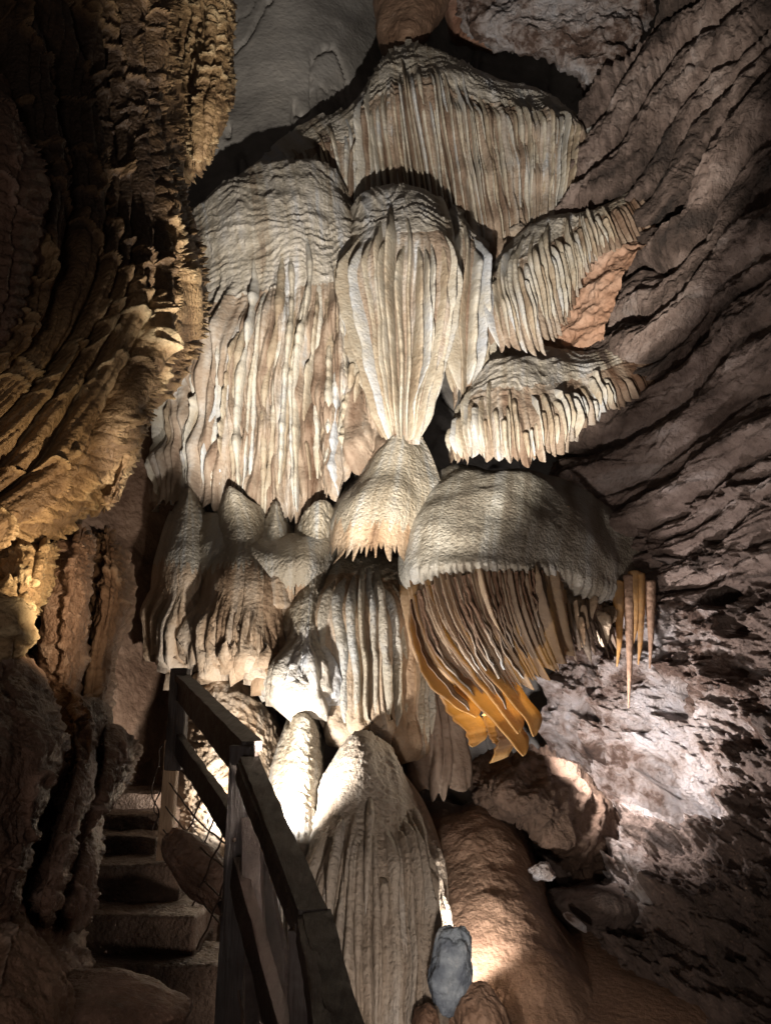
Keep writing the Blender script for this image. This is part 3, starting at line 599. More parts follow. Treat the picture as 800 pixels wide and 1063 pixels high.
# ragged low tips
for k, (pts) in enumerate([[(455, 722, 5.62), (466, 742, 5.6), (482, 760, 5.6), (489, 776, 5.6)],
                           [(500, 742, 5.6), (508, 765, 5.6), (520, 778, 5.6)],
                           [(512, 745, 5.55), (516, 770, 5.55), (508, 792, 5.6)]]):
    blade('drape', pts, M['orange'], amber, seed=90 + k, depth=.22, thick=.014, top=(.9, .3, .2))

# second small fringe right of the amber drapery
flow('flowstone_fringe', 'small brown bell of fringe hanging right of the amber drapery', 'flowstone',
     [[(560, 625, 6.6), (562, 645, 6.3), (566, 670, 6.25), (578, 712, 6.2)],
      [(574, 612, 6.5), (576, 640, 6.05), (582, 665, 6.0), (592, 705, 6.0)],
      [(594, 608, 6.5), (596, 636, 6.0), (602, 660, 5.95), (608, 700, 5.95)],
      [(614, 612, 6.6), (616, 636, 6.15), (620, 660, 6.1), (624, 695, 6.1)],
      [(632, 618, 6.8), (634, 640, 6.5), (634, 655, 6.45), (634, 678, 6.4)]],
     (M['tan'], M['brownfilm']), ribs=dict(mat=M['tan'], period=.085, height=.12, t0=.3, t0v=.1, t1v=.4, fill=.5, tip=(1.6, .8)), seed=33, flutes=(.09, .05), start=(.28, .05), sharp=.5, split=.3, fringe=.25, fpoint=1.3, roll=(.25, .25, .35, 0), q=(.9, 1.3), wob=.4)

# thin stalactites on the right
def tapered(name, pts, rad, mat, parent=None, seed=0, n=40, k=10, rough=.12):
    c = crom(np.array(pts, float), n); E = at(c[:, 0], c[:, 1], c[:, 2]) if len(pts[0]) == 3 else c
    return tube_world(name, E, rad, mat, parent, seed, k, rough)
def tube_world(name, E, rad, mat, parent=None, seed=0, k=10, rough=.1):
    E = np.asarray(E, float); n = len(E); T = np.linspace(0, 1, n); r = np.interp(T, np.linspace(0, 1, len(rad)), rad)
    tan = np.gradient(E, axis=0); tan /= np.linalg.norm(tan, axis=1)[:, None]
    ref = np.array([0, 1, 0.01]) if abs(tan[0, 1]) < .8 else np.array([1, 0, 0.01])
    a = np.cross(tan, ref); a /= np.linalg.norm(a, axis=1)[:, None]; b = np.cross(tan, a)
    th = np.linspace(0, 2 * np.pi, k, endpoint=False)
    P = E[:, None] + (np.cos(th)[None, :, None] * a[:, None] + np.sin(th)[None, :, None] * b[:, None]) * r[:, None, None]
    P = P + (rough * r[:, None] * fbm(P, 9 / max(.02, 8 * float(np.mean(r))) * .3, 3, seed=seed))[..., None] * (P - E[:, None]) / np.maximum(r[:, None, None], 1e-5)
    i = np.arange(n - 1)[:, None] * k; j = np.arange(k)[None]; jn = (j + 1) % k
    Q = np.stack([i + j, i + jn, i + k + jn, i + k + j], -1).reshape(-1, 4)
    V = np.concatenate([P.reshape(-1, 3), E[:1], E[-1:]])
    c0 = n * k; caps = []
    for jj in range(k):
        caps.append((c0, (jj + 1) % k, jj, jj)); caps.append((c0 + 1, (n - 1) * k + jj, (n - 1) * k + (jj + 1) % k, (n - 1) * k + (jj + 1) % k))
    me = bpy.data.meshes.new(name); o = V.mean(0)
    faces = [tuple(q) for q in Q.tolist()] + [tuple(dict.fromkeys(c)) for c in caps]
    me.from_pydata((V - o).tolist(), [], faces); me.update()
    for p_ in me.polygons: p_.use_smooth = True
    at2 = me.attributes.new('st', 'FLOAT', 'POINT'); at2.data.foreach_set('value', np.full(len(V), .5, dtype=np.float32))
    me.materials.append(mat); return link(name, me, o, parent)
for k, (x, y0, y1, lb) in enumerate([(641, 650, 692, 'short amber stalactite nearest the fringe bell'), (652, 644, 735, 'longest thin brown stalactite dangling over the crusted rock'),
                                     (663, 642, 690, 'amber stalactite just right of the longest one'), (674, 650, 694, 'outermost pale stalactite beside the dark ledge'), (658, 640, 668, 'stubby stalactite tucked behind the longest one')]):
    tag(tapered('stalactite', [(x, y0 - 46, 6.35), (x + 1, (y0 + y1) / 2, 6.3), (x - 1 + k % 2, y1, 6.3)], [.05, .045, .03, .02, .006], M['orange'] if k % 2 == 0 else M['mud'], seed=k), lb, 'stalactite', 'thin stalactites beside the right wall')

# ---- lower left masses
def lobe(name, label, guides, seed, mats=GR, **kw):
    d = dict(flutes=(.075, .08), start=(.42, .08), sharp=.4, fold=(.22, .09), terr=(.05, .008), terr_end=.35, split=.45, fringe=.12, fpoint=.9,
             roll=(.12, .12, .05, .05), rw=(.14, .14, .05, .05), rough=.008, lump=(.05, 1.3), q=(1.1, 1.5), bead=.2)
    d.update(kw); return flow(name, label, 'flowstone', guides, mats, seed=seed, **d)
lobe('flowstone_mass', 'smooth grey shoulder of stone joining the pale lobes under the long pleats',
     [[(176, 530, 6.860), (166, 560, 6.660), (160, 620, 6.660), (176, 690, 6.760)], [(220, 532, 6.660), (214, 560, 6.310), (212, 620, 6.310), (216, 690, 6.460)],
      [(268, 548, 6.560), (268, 560, 6.110), (268, 620, 6.060), (262, 700, 6.260)], [(320, 552, 6.560), (322, 560, 6.060), (322, 620, 6.010), (318, 700, 6.260)], [(356, 540, 6.660), (352, 560, 6.260), (350, 620, 6.260), (350, 700, 6.360)]], 40, start=(.5, .06), terr_end=.5)
lobe('flowstone_lobe', 'long teardrop of brown pleated stone at far left below the big dome',
     [[(190, 508, 6.9), (172, 545, 6.8), (158, 590, 6.7), (158, 640, 6.7), (166, 700, 6.7)],
      [(194, 506, 6.6), (184, 545, 6.4), (176, 590, 6.3), (174, 640, 6.3), (174, 708, 6.4)],
      [(198, 506, 6.6), (202, 545, 6.35), (202, 590, 6.2), (196, 640, 6.25), (184, 712, 6.4)],
      [(204, 508, 6.8), (220, 545, 6.6), (226, 590, 6.6), (216, 640, 6.6), (194, 700, 6.7)]], 41, start=(.5, .05))
lobe('flowstone_lobe', 'wide pale bell of stone with ragged comb hem beside the timber rail',
     [[(232, 510, 6.7), (214, 550, 6.5), (206, 600, 6.35), (200, 660, 6.3), (206, 715, 6.3)],
      [(236, 506, 6.5), (232, 550, 6.2), (226, 600, 6.0), (222, 660, 5.95), (226, 722, 5.95)],
      [(242, 506, 6.45), (254, 550, 6.1), (256, 600, 5.9), (252, 660, 5.85), (254, 728, 5.85)],
      [(262, 520, 6.5), (276, 560, 6.2), (282, 605, 5.95), (280, 660, 5.9), (280, 738, 5.9)],
      [(276, 530, 6.8), (296, 570, 6.5), (308, 610, 6.3), (306, 660, 6.2), (302, 742, 6.2)]], 43, start=(.52, .06), fringe=.16)
lobe('flowstone_cone', 'slim pointed grey cone between the two pale lobes under the long pleats',
     [[(282, 522, 6.8), (268, 550, 6.6), (260, 590, 6.4), (262, 630, 6.4)],
      [(285, 520, 6.5), (280, 550, 6.2), (278, 590, 5.95), (280, 630, 5.95)],
      [(288, 520, 6.5), (294, 550, 6.25), (298, 590, 6.0), (300, 630, 6.0)],
      [(292, 524, 6.8), (306, 555, 6.6), (316, 595, 6.4), (320, 630, 6.4)]], 45, start=(.9, .05), fringe=0, fold=(0, 0), terr=(.06, .015), terr_end=.9)
lobe('flowstone_lobe', 'sparkling white lobe with short comb fringe right above the floodlit cone',
     [[(306, 545, 6.7), (300, 600, 6.3), (288, 650, 6.15), (282, 700, 6.1), (284, 735, 6.1)],
      [(318, 530, 6.5), (316, 590, 6.0), (306, 640, 5.85), (302, 690, 5.75), (304, 740, 5.75)],
      [(334, 520, 6.4), (332, 585, 5.95), (326, 635, 5.8), (324, 690, 5.7), (328, 742, 5.7)],
      [(346, 525, 6.6), (344, 590, 6.2), (342, 640, 6.05), (344, 690, 5.95), (350, 740, 5.95)]], 47, mats=(M['grain'], M['creamcap']), start=(.62, .05), fringe=.1, terr=(.05, .012), terr_end=.75, rough=.02, split=.66)
# brown hump behind the rail
lobe('flowstone_mound', 'rounded rusty mound of stone behind the upper rail, under the comb hem',
     [[(196, 700, 6.6), (190, 740, 6.2), (186, 800, 5.8), (180, 900, 5.4)],
      [(216, 694, 6.3), (212, 740, 5.9), (208, 800, 5.6), (205, 920, 5.2)],
      [(246, 704, 6.25), (244, 745, 5.8), (242, 800, 5.5), (240, 940, 5.1)],
      [(272, 728, 6.3), (268, 760, 5.9), (268, 810, 5.55), (270, 950, 5.1)],
      [(296, 760, 6.5), (292, 790, 6.1), (292, 840, 5.8), (294, 960, 5.3)]], 49, mats=(M['tan'], M['tan']), start=(1.1, 0), fringe=0, fold=(.3, .05), terr=(.07, .03), terr_end=.9, rough=.03, roll=(.3, .4, .4, 0), rw=(.1, .12, .1, .05), split=.5)
# floodlit cone and big stalagmite
lobe('stalagmite', 'floodlit white leaning cone directly behind the rail post',
     [[(300, 740, 6.1), (282, 790, 5.8), (268, 850, 5.6), (262, 960, 5.3)],
      [(308, 735, 5.8), (298, 790, 5.5), (290, 850, 5.3), (288, 980, 5.0)],
      [(320, 736, 5.75), (318, 790, 5.45), (314, 850, 5.25), (312, 990, 4.95)],
      [(334, 750, 6.0), (340, 800, 5.7), (342, 860, 5.5), (342, 1000, 5.2)]], 51, mats=(M['grain'], M['creamcap']), start=(.3, .1), fringe=0, fold=(.2, .04), flutes=(.06, .03), terr=(.06, .02), terr_end=1.0, rough=.02, split=.4, roll=(.35, .4, .3, 0))
lobe('stalagmite', 'tall broad pleated stalagmite at the bottom centre beside the timber rail',
     [[(350, 780, 5.8), (328, 820, 5.5), (308, 885, 5.3), (300, 960, 5.1), (294, 1140, 4.7)],
      [(360, 768, 5.65), (344, 812, 5.25), (332, 880, 4.95), (324, 960, 4.8), (320, 1140, 4.45)],
      [(376, 760, 5.6), (373, 808, 5.1), (368, 880, 4.8), (364, 960, 4.65), (362, 1140, 4.3)],
      [(394, 766, 5.6), (404, 812, 5.2), (408, 880, 4.85), (410, 960, 4.7), (410, 1140, 4.35)],
      [(410, 780, 5.7), (428, 824, 5.35), (438, 880, 5.05), (446, 960, 4.9), (446, 1080, 4.6)],
      [(410, 790, 6.0), (440, 832, 5.6), (458, 880, 5.4), (466, 960, 5.2), (466, 1060, 5.0)]], 53, mats=(M['palegrain'], M['palegrain']), start=(.26, .10), fringe=0, fold=(.24, .05), flutes=(.055, .05), terr=(.05, .012), terr_end=.35, rough=.012, split=.3, roll=(.4, .35, .2, 0), rw=(.1, .1, .06, .1), q=(1.0, 1.8), wob=.5,
     ribs=dict(mat=M['palegrain'], period=.062, height=.085, t0=.36, t0v=.2, t1v=.5, fill=.72, bead=.25, tip=(2.5, .6)))
# clay chute, lower right
o, _ = rock_patch('clay_slope', 'smooth brown clay chute running down between the stalagmite and the right wall', 'clay slope',
     [[(440, 830, 6.5), (432, 900, 6.1), (430, 980, 5.6), (430, 1160, 4.7)],
      [(475, 838, 6.2), (470, 900, 5.8), (470, 960, 5.4), (480, 1040, 5.0), (490, 1160, 4.5)],
      [(500, 832, 6.2), (508, 880, 5.85), (515, 940, 5.4), (530, 1020, 5.0), (560, 1160, 4.4)],
      [(530, 845, 6.3), (545, 890, 5.95), (556, 940, 5.55), (580, 1010, 5.05), (620, 1160, 4.4)],
      [(552, 870, 6.9), (566, 905, 6.5), (582, 950, 6.1), (620, 1010, 5.5), (680, 1160, 4.6)]], 'mud', .08, 1.1, seed=61, roll=(.1, .4, .5, 0), rw=(.1, .1, .1, .1), octv=4, q=(1.3, 1.6),
     extra=lambda p: .02 * fbm(p.P * np.array([1, 1, .35]), 6, 4, .6, seed=62))
o, _ = rock_patch('overhanging_rock', 'cracked brown overhanging rock below the amber drapery tips', 'rock',
     [[(487, 795, 6.4), (486, 815, 6.2), (490, 835, 6.15), (500, 850, 6.3)],
      [(505, 786, 6.3), (508, 812, 5.9), (516, 832, 5.85), (530, 852, 6.05)],
      [(545, 780, 6.3), (552, 810, 5.8), (556, 840, 5.75), (556, 868, 5.95)],
      [(580, 782, 6.4), (592, 820, 6.0), (590, 860, 5.9), (582, 905, 6.1)],
      [(600, 800, 6.6), (625, 840, 6.3), (622, 880, 6.2), (606, 930, 6.3)],
      [(625, 825, 7.0), (652, 860, 6.7), (650, 900, 6.6), (636, 950, 6.7)]], 'umber', .16, 2.0, ridged=True, seed=63, roll=(.35, .3, .35, .5), rw=(.1, .12, .14, .1), octv=7, extra=cracks)
o, _ = rock_patch('ledge_rock', 'dark ledge of rock curling over the black hollow at lower right', 'rock',
     [[(560, 925, 6.3), (558, 938, 6.1), (566, 950, 6.2)], [(585, 918, 6.1), (588, 938, 5.8), (592, 962, 5.95)],
      [(620, 915, 6.1), (625, 935, 5.7), (620, 965, 5.8)], [(660, 920, 6.2), (665, 940, 5.8), (650, 970, 5.8)]], 'purple', .1, 2, seed=64, roll=(.3, .2, .3, .4))
for k, (x, y, Y, rx, ry, rz, mt, nm, lb) in enumerate([
    (467, 1010, 4.6, .10, .09, .22, 'bluerock', 'boulder', 'blue-grey upright slab shielding the bright spot at the foot of the stalagmite'),
    (498, 1048, 4.5, .14, .14, .2, 'mud', 'boulder', 'brown pointed rock just right of the blue-grey slab'),
    (440, 1052, 4.5, .10, .1, .10, 'brown', 'boulder', 'small dark rock at the foot of the pleated stalagmite')]):
    pass
def boulder(label, px, py, Y, r, mat, seed, sq=.15, rot=0, rough=.25, cat='rock', name='boulder', freq=1.0, n=90):
    c = at(px, py, Y); th = np.linspace(0, np.pi, n)[:, None]; ph = np.linspace(0, 2 * np.pi, 2 * n, endpoint=False)[None]
    D = np.stack([np.sin(th) * np.cos(ph), np.sin(th) * np.sin(ph), np.cos(th) + 0 * ph], -1)
    k = (1 / np.maximum(np.abs(D).max(-1), 1e-6))**sq
    rr = k * (1 + rough * fbm(D, 1.1 * freq, 2, seed=seed) + rough * .4 * fbm(D, 3 * freq, 5, .6, seed=seed + 1))
    P = D * rr[..., None] * np.array(r) ; a = rot
    P = P @ np.array([[math.cos(a), 0, -math.sin(a)], [0, 1, 0], [math.sin(a), 0, math.cos(a)]])
    P = P + c; m = 2 * n
    i = np.arange(n - 1)[:, None] * m; j = np.arange(m)[None]; jn = (j + 1) % m
    Q = np.stack([i + j, i + m + j, i + m + jn, i + jn], -1).reshape(-1, 4)
    st = .5 + .9 * fbm(P, 3, 5, .6, seed=seed)
    me, o = make_mesh(name, P.reshape(-1, 3), Q, M[mat], st.reshape(-1)); return tag(link(name, me, o), label, cat)
boulder('blue-grey upright slab shielding the bright spot at the foot of the stalagmite', 468, 1008, 4.5, (.115, .08, .20), 'bluerock', 71, rot=.15, rough=.35, sq=.05)
boulder('brown pointed rock just right of the blue-grey slab', 505, 1075, 4.45, (.13, .16, .22), 'mud', 72, rot=-.3, rough=.3)
boulder('small dark rock at the foot of the pleated stalagmite', 442, 1066, 4.4, (.07, .1, .1), 'brown', 73)
boulder('pale blue stone perched at the mouth of the black hollow', 562, 905, 5.75, (.075, .07, .06), 'crust', 74, rough=.5)
boulder('white elongated stone lying in the black hollow', 597, 957, 5.55, (.09, .05, .025), 'crust', 75, rot=.6, rough=.3)

# ================================================================== LEFT WALL
def leftrock(label, guides, mat, seed, fan=(.28, .12), ruff=(.1, .04), ruff_edge=None, name='rock_fold', veins=.03, fine=.02, dark=0.0, kind=None, terrV=None, **kw):
    kw.setdefault('roll', (.0, .6, 0, .1)); kw.setdefault('rw', (.1, .16, .05, .08)); kw.setdefault('q', (1.6, 1.6))
    p = Patch(guides, **kw)
    f = Flutes(p.Wm, fan[0], seed); a, i, r = f.prof(p.U, p.V, 1.2, .0, .3, 1.5, fv=.9)
    g = Flutes(p.Wm, fan[0] * .33, seed + 1); b, _, _ = g.prof(p.U, p.V, 1.4, .1, .3, 2, fv=1.5)
    q = p.V / ruff[0] + 2.2 * fbm(uv3(p.U, p.V, 1.6, .8, seed), 1, 3) - p.U * 3
    ff = q - np.floor(q); rf = np.sqrt(np.clip(1 - (2 * ff - 1)**2, 0, 1)); k = np.floor(q); am = .5 + .5 * perlin(uv3(k * 3.7, p.U, 1, 2, seed))
    e = (1.0 if ruff_edge is None else sstep(ruff_edge[0], ruff_edge[1], p.S)) * (1 - .9 * sstep(.93, .985, p.S))
    n = fbm(p.P, 1.8, 4, seed=seed + 6); v = np.exp(-(n / .02)**2) + .7 * np.exp(-((n - .25) / .018)**2)
    DD = fan[1] * a + fan[1] * .18 * b + fine * fbm(p.P, 7, 5, .7, True, seed=seed + 3) * (1 - sstep(.88, .97, p.S)) + ruff[1] * rf * am * e + veins * v + .08 * fbm(p.P, 1.5, 4, seed=seed) + .014 * fbm(p.P, 16, 4, .65, seed=seed)
    rim = np.median(DD[:, int(p.ns * .85):]); p.disp(DD - rim)
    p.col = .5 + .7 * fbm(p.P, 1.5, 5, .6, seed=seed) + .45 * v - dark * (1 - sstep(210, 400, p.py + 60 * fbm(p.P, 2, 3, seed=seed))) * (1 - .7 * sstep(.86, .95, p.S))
    o = p.build(name, M[mat]); return tag(o, label, None if kind else 'rock', None, kind)

leftrock(None, [[(-330, -150, 2.2), (-330, 200, 2.0), (-330, 600, 1.9), (-330, 1250, 1.7)],
                [(-60, -150, 2.7), (-50, 200, 2.6), (-50, 600, 2.5), (-60, 1250, 2.0)],
                [(60, -150, 3.4), (40, 200, 3.3), (20, 500, 3.2), (20, 700, 3.1), (0, 1250, 2.5)],
                [(120, -150, 4.3), (110, 200, 4.2), (70, 500, 4.0), (60, 700, 4.0), (60, 1250, 3.4)]], 'leftdark', 80, kind='structure', name='cave_wall_left', roll=(0, 0, 0, 0), ruff=(.2, .03))
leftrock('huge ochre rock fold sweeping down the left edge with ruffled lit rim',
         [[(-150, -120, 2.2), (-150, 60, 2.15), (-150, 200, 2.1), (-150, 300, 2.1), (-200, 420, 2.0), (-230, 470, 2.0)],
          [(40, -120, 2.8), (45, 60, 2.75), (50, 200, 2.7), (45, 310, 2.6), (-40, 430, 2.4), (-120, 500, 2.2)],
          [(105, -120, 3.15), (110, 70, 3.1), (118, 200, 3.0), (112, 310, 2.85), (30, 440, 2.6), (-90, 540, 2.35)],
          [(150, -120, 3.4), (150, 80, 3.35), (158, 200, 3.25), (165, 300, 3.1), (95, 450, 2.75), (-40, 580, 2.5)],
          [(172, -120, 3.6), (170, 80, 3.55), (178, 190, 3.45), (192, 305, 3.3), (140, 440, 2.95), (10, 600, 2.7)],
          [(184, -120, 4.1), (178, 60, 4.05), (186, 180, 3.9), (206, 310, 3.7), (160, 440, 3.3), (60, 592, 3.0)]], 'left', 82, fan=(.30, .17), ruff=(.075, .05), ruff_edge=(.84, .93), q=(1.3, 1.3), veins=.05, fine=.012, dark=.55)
leftrock('dark bulging rock lobe at the upper left edge with thin pale veins',
         [[(-120, 60, 2.1), (-120, 160, 2.0), (-120, 260, 2.0), (-120, 420, 2.1)],
          [(-20, 50, 2.4), (-10, 150, 2.2), (-10, 260, 2.2), (-40, 400, 2.2)],
          [(22, 80, 2.7), (34, 160, 2.45), (38, 260, 2.4), (8, 380, 2.4)],
          [(40, 110, 3.0), (58, 180, 2.85), (60, 270, 2.75), (24, 370, 2.7)]], 'leftdark', 84, fan=(.3, .05), ruff=(.07, .03), roll=(0, .35, .4, .4), rw=(.1, .2, .15, .2))
# pendant fringe, top
leftrock('pale hanging rock pendant with frilled lit edge at the top left',
         [[(168, -120, 5.2), (172, 60, 5.2), (182, 150, 5.2), (190, 190, 5.2)],
          [(195, -120, 5.0), (198, 60, 5.0), (196, 130, 4.9), (198, 184, 4.9)],
          [(222, -120, 4.8), (222, 50, 4.8), (216, 120, 4.7), (208, 175, 4.75)],
          [(240, -120, 5.0), (243, 50, 5.0), (240, 110, 4.9), (220, 168, 4.9)]], 'left', 86, fan=(.16, .06), ruff=(.10, .02), name='rock_pendant', roll=(.2, .35, 0, .3), q=(1.1, 1.3))
leftrock('dark round-backed rock hump just behind the ruffled ochre rim',
         [[(150, 190, 4.5), (160, 250, 4.4), (160, 300, 4.4), (150, 400, 4.4)],
          [(180, 180, 4.3), (188, 250, 4.1), (190, 310, 4.1), (176, 400, 4.2)],
          [(192, 195, 4.5), (207, 265, 4.4), (205, 320, 4.4), (186, 380, 4.5)]], 'leftdark', 87, fan=(.15, .03), roll=(.2, .3, .3, .3))
for k, (lb, g, mt) in enumerate([
    ('narrow torn ochre rock strip hanging under the ruffled rim', [[(132, 400, 3.5), (118, 470, 3.4), (96, 530, 3.3)], [(150, 385, 3.3), (134, 460, 3.2), (110, 530, 3.1)], [(168, 378, 3.5), (152, 440, 3.4), (124, 520, 3.3)]], 'left'),
    ('yellow fluted rock fold below the great ochre fold', [[(-20, 560, 2.9), (-20, 600, 2.8), (-30, 660, 2.8)], [(20, 562, 2.75), (18, 600, 2.65), (8, 650, 2.7)], [(48, 560, 2.8), (42, 600, 2.7), (24, 640, 2.75)], [(64, 560, 3.1), (60, 590, 3.0), (34, 630, 3.0)]], 'left'),
    ('smaller yellow rounded rock lobe against the left edge', [[(-60, 610, 2.6), (-60, 650, 2.5), (-60, 700, 2.6)], [(-5, 618, 2.45), (0, 650, 2.35), (-10, 690, 2.45)], [(20, 625, 2.5), (24, 652, 2.4), (5, 690, 2.5)], [(30, 632, 2.7), (34, 655, 2.65), (14, 690, 2.7)]], 'left'),
    ('lowest small yellow rock knob at the left edge', [[(-50, 675, 2.5), (-50, 700, 2.45), (-50, 730, 2.5)], [(-6, 680, 2.4), (0, 702, 2.35), (-5, 725, 2.4)], [(6, 685, 2.5), (10, 703, 2.5), (2, 722, 2.55)]], 'left'),
    ('brown crinkled rock fold left of the stair recess', [[(60, 548, 3.4), (50, 600, 3.3), (44, 660, 3.3), (40, 740, 3.3)], [(88, 545, 3.2), (76, 600, 3.05), (68, 660, 3.05), (64, 745, 3.1)], [(104, 560, 3.5), (96, 610, 3.3), (92, 665, 3.3), (80, 740, 3.3)]], 'leftdark'),
    ('rusty crinkled rock blade bordering the stair recess', [[(92, 545, 4.0), (88, 610, 3.8), (78, 680, 3.7), (66, 750, 3.6)], [(112, 548, 3.8), (110, 610, 3.55), (100, 680, 3.5), (92, 750, 3.4)], [(128, 570, 3.9), (130, 620, 3.7), (116, 680, 3.7), (106, 740, 3.6)], [(134, 590, 4.3), (134, 630, 4.2), (124, 680, 4.1), (112, 740, 4.0)]], 'brown'),
    ('dark smooth rock fold bulging in from the lower left', [[(-80, 700, 2.0), (-80, 780, 1.9), (-80, 860, 1.9), (-80, 960, 1.9)], [(-10, 700, 2.3), (10, 770, 2.1), (10, 850, 2.1), (-5, 950, 2.1)], [(30, 705, 2.5), (48, 770, 2.3), (42, 850, 2.25), (15, 945, 2.2)], [(44, 720, 2.8), (62, 780, 2.65), (52, 850, 2.6), (26, 935, 2.5)]], 'leftdark'),
    ('middle dark leaning rock sheet with a pale broken edge', [[(35, 700, 3.1), (36, 780, 3.0), (26, 860, 2.8), (10, 950, 2.6)], [(72, 695, 2.9), (72, 780, 2.75), (52, 860, 2.6), (28, 960, 2.5)], [(100, 715, 2.9), (92, 790, 2.75), (68, 860, 2.6), (44, 960, 2.5)], [(112, 740, 3.2), (106, 790, 3.1), (80, 860, 2.9), (54, 950, 2.8)]], 'leftdark'),
    ('outermost dark leaning rock sheet beside the stair', [[(85, 745, 3.5), (72, 810, 3.3), (58, 870, 3.1), (44, 960, 2.9)], [(110, 745, 3.3), (106, 800, 3.05), (84, 870, 2.95), (64, 960, 2.8)], [(132, 765, 3.4), (122, 810, 3.15), (98, 870, 3.05), (80, 960, 2.9)], [(141, 785, 3.7), (134, 815, 3.5), (108, 870, 3.35), (92, 950, 3.2)]], 'leftdark'),
    ('greyish fluted rock apron low at the left beside the boulder', [[(-120, 900, 2.3), (-130, 980, 2.1), (-150, 1120, 1.9)], [(0, 905, 2.6), (-10, 980, 2.3), (-20, 1120, 2.0)], [(35, 925, 2.8), (45, 990, 2.5), (60, 1120, 2.2)], [(60, 925, 3.1), (85, 990, 2.9), (120, 1120, 2.6)]], 'brown')]):
    leftrock(lb, g, mt, 90 + 2 * k, fan=(.14 if k < 6 else .55, .05 if k < 6 else .08), ruff=(.09, .008 if k > 3 else .02), roll=(.2, .35, .15, .2), rw=(.15, .22, .12, .12), q=(1.3, 1.3), veins=.02)

boulder('low rounded brown boulder at the foot of the stair in the bottom left corner', 88, 1062, 2.75, (.30, .24, .13), 'leftdark', 76, rough=.2)
boulder('dark smooth leaning boulder at the edge of the stair behind the wires', 210, 905, 3.5, (.09, .12, .22), 'leftdark', 77, rot=-.85, rough=.2)
# ================================================================== STAIR AND RAIL
def slab(name, P8, mat, parent=None, sub=(18, 10, 10), rough=.012, seed=0, rnd=.02):
    """box given by its 8 corners (x0y0z0,x1y0z0,x1y1z0,x0y1z0, then top), faces gridded and roughened, edges worn round"""
    P8 = np.array(P8, float); V = []; Q = []; off = 0
    def tri(u, v, w):
        c = 0
        for k, (a, b, d) in enumerate([(0, 0, 0), (1, 0, 0), (1, 1, 0), (0, 1, 0), (0, 0, 1), (1, 0, 1), (1, 1, 1), (0, 1, 1)]):
            c = c + P8[k] * ((u if a else 1 - u) * (v if b else 1 - v) * (w if d else 1 - w))[..., None]
        return c
    cen = P8.mean(0); size = np.array([np.linalg.norm(P8[1] - P8[0]), np.linalg.norm(P8[3] - P8[0]), np.linalg.norm(P8[4] - P8[0])])
    for ax in range(3):
        for sd in (0., 1.):
            a, b = [k for k in range(3) if k != ax]; na, nb = sub[a] + 1, sub[b] + 1
            A, B = np.meshgrid(np.linspace(0, 1, na), np.linspace(0, 1, nb), indexing='ij'); c = [None] * 3; c[a] = A; c[b] = B; c[ax] = 0 * A + sd
            e = [np.minimum(c[k], 1 - c[k]) * size[k] for k in range(3)]
            X = tri(*c)
            # wear the edges
            dd = np.sort(np.stack(e, -1), -1)[..., 1]; k = np.clip(1 - dd / max(rnd, 1e-5), 0, 1)
            X = X + (cen - X) / np.maximum(np.linalg.norm(cen - X, axis=-1, keepdims=True), 1e-6) * (k**2 * rnd * .45)[..., None]
            nrm = rough * np.stack([fbm(X, 7, 4, .6, seed=seed + j * 9) for j in range(3)], -1); X = X + nrm
            V.append(X.reshape(-1, 3)); q = gridq(na, nb, off); flipq = (ax == 1) ^ (sd == 0.0)
            Q.append(q if flipq else q[:, ::-1]); off += na * nb
    V = np.concatenate(V); Q = np.concatenate(Q)
    me, o = make_mesh(name, V, Q, mat, .5 + .6 * fbm(V, 3, 4, seed=seed)); 
    return link(name, me, o, parent)
def zat(py, Y): return float(at(400, py, Y)[2])
def xat(px, py, Y): return float(at(px, py, Y)[0])
# (left px, right px, edge py, Y, depth to next)
steps = [(40, 228, 1004, 3.75, 3.98), (78, 206, 950, 3.97, 4.32), (98, 184, 898, 4.30, 4.75), (106, 166, 868, 4.72, 5.10), (114, 166, 845, 5.06, 5.55), (122, 166, 823, 5.5, 6.4)]
lbs = ['lowest visible muddy step, widest of the stair', 'second step up, long dark riser beside the post', 'third step up, level with the foot of the timber strut', 'fourth step, narrow and worn, above the longest riser',
       'fifth step, short and rough', 'topmost small step fading into the recess']
zprev = -.1
for k, (xl, xr, py, Y0, Y1) in enumerate(steps):
    z = zat(py, Y0); x0, x1 = xat(xl - 50, py, Y0), xat(xr, py, Y0)
    sk = .04 * (1 if k % 2 else -1)
    b = zprev - .12
    s = slab('stair_step', [(x0, Y0 + sk, b), (x1, Y0 - sk, b), (x1 - .02, Y1 + .25, b), (x0, Y1 + .25, b), (x0, Y0 + sk, z), (x1, Y0 - sk, z), (x1 - .02, Y1 + .25, z), (x0, Y1 + .25, z)],
             M['step'], sub=(70, 34, 34), rough=.02, seed=100 + k, rnd=.03)
    tag(s, lbs[k], 'step', 'worn steps of the cave stair'); zprev = z
# stair flank (rough concrete cheek on the right)
slab_lb = 'rough concrete cheek closing the right side of the stair'
P = [at(212, 1004, 3.95), at(238, 1004, 3.95)]
# landing the visitor stands on
zl = .38
s = slab('landing', [(-1.5, 1.2, -.1), (-.42, 1.2, -.1), (-.62, 3.72, -.1), (-1.9, 3.72, -.1), (-1.5, 1.2, zl), (-.42, 1.2, zl), (-.62, 3.72, zl), (-1.9, 3.72, zl)], M['step'], sub=(50, 60, 10), rough=.03, seed=120, rnd=.05)
tag(s, 'dark muddy landing below the lowest step', 'landing')

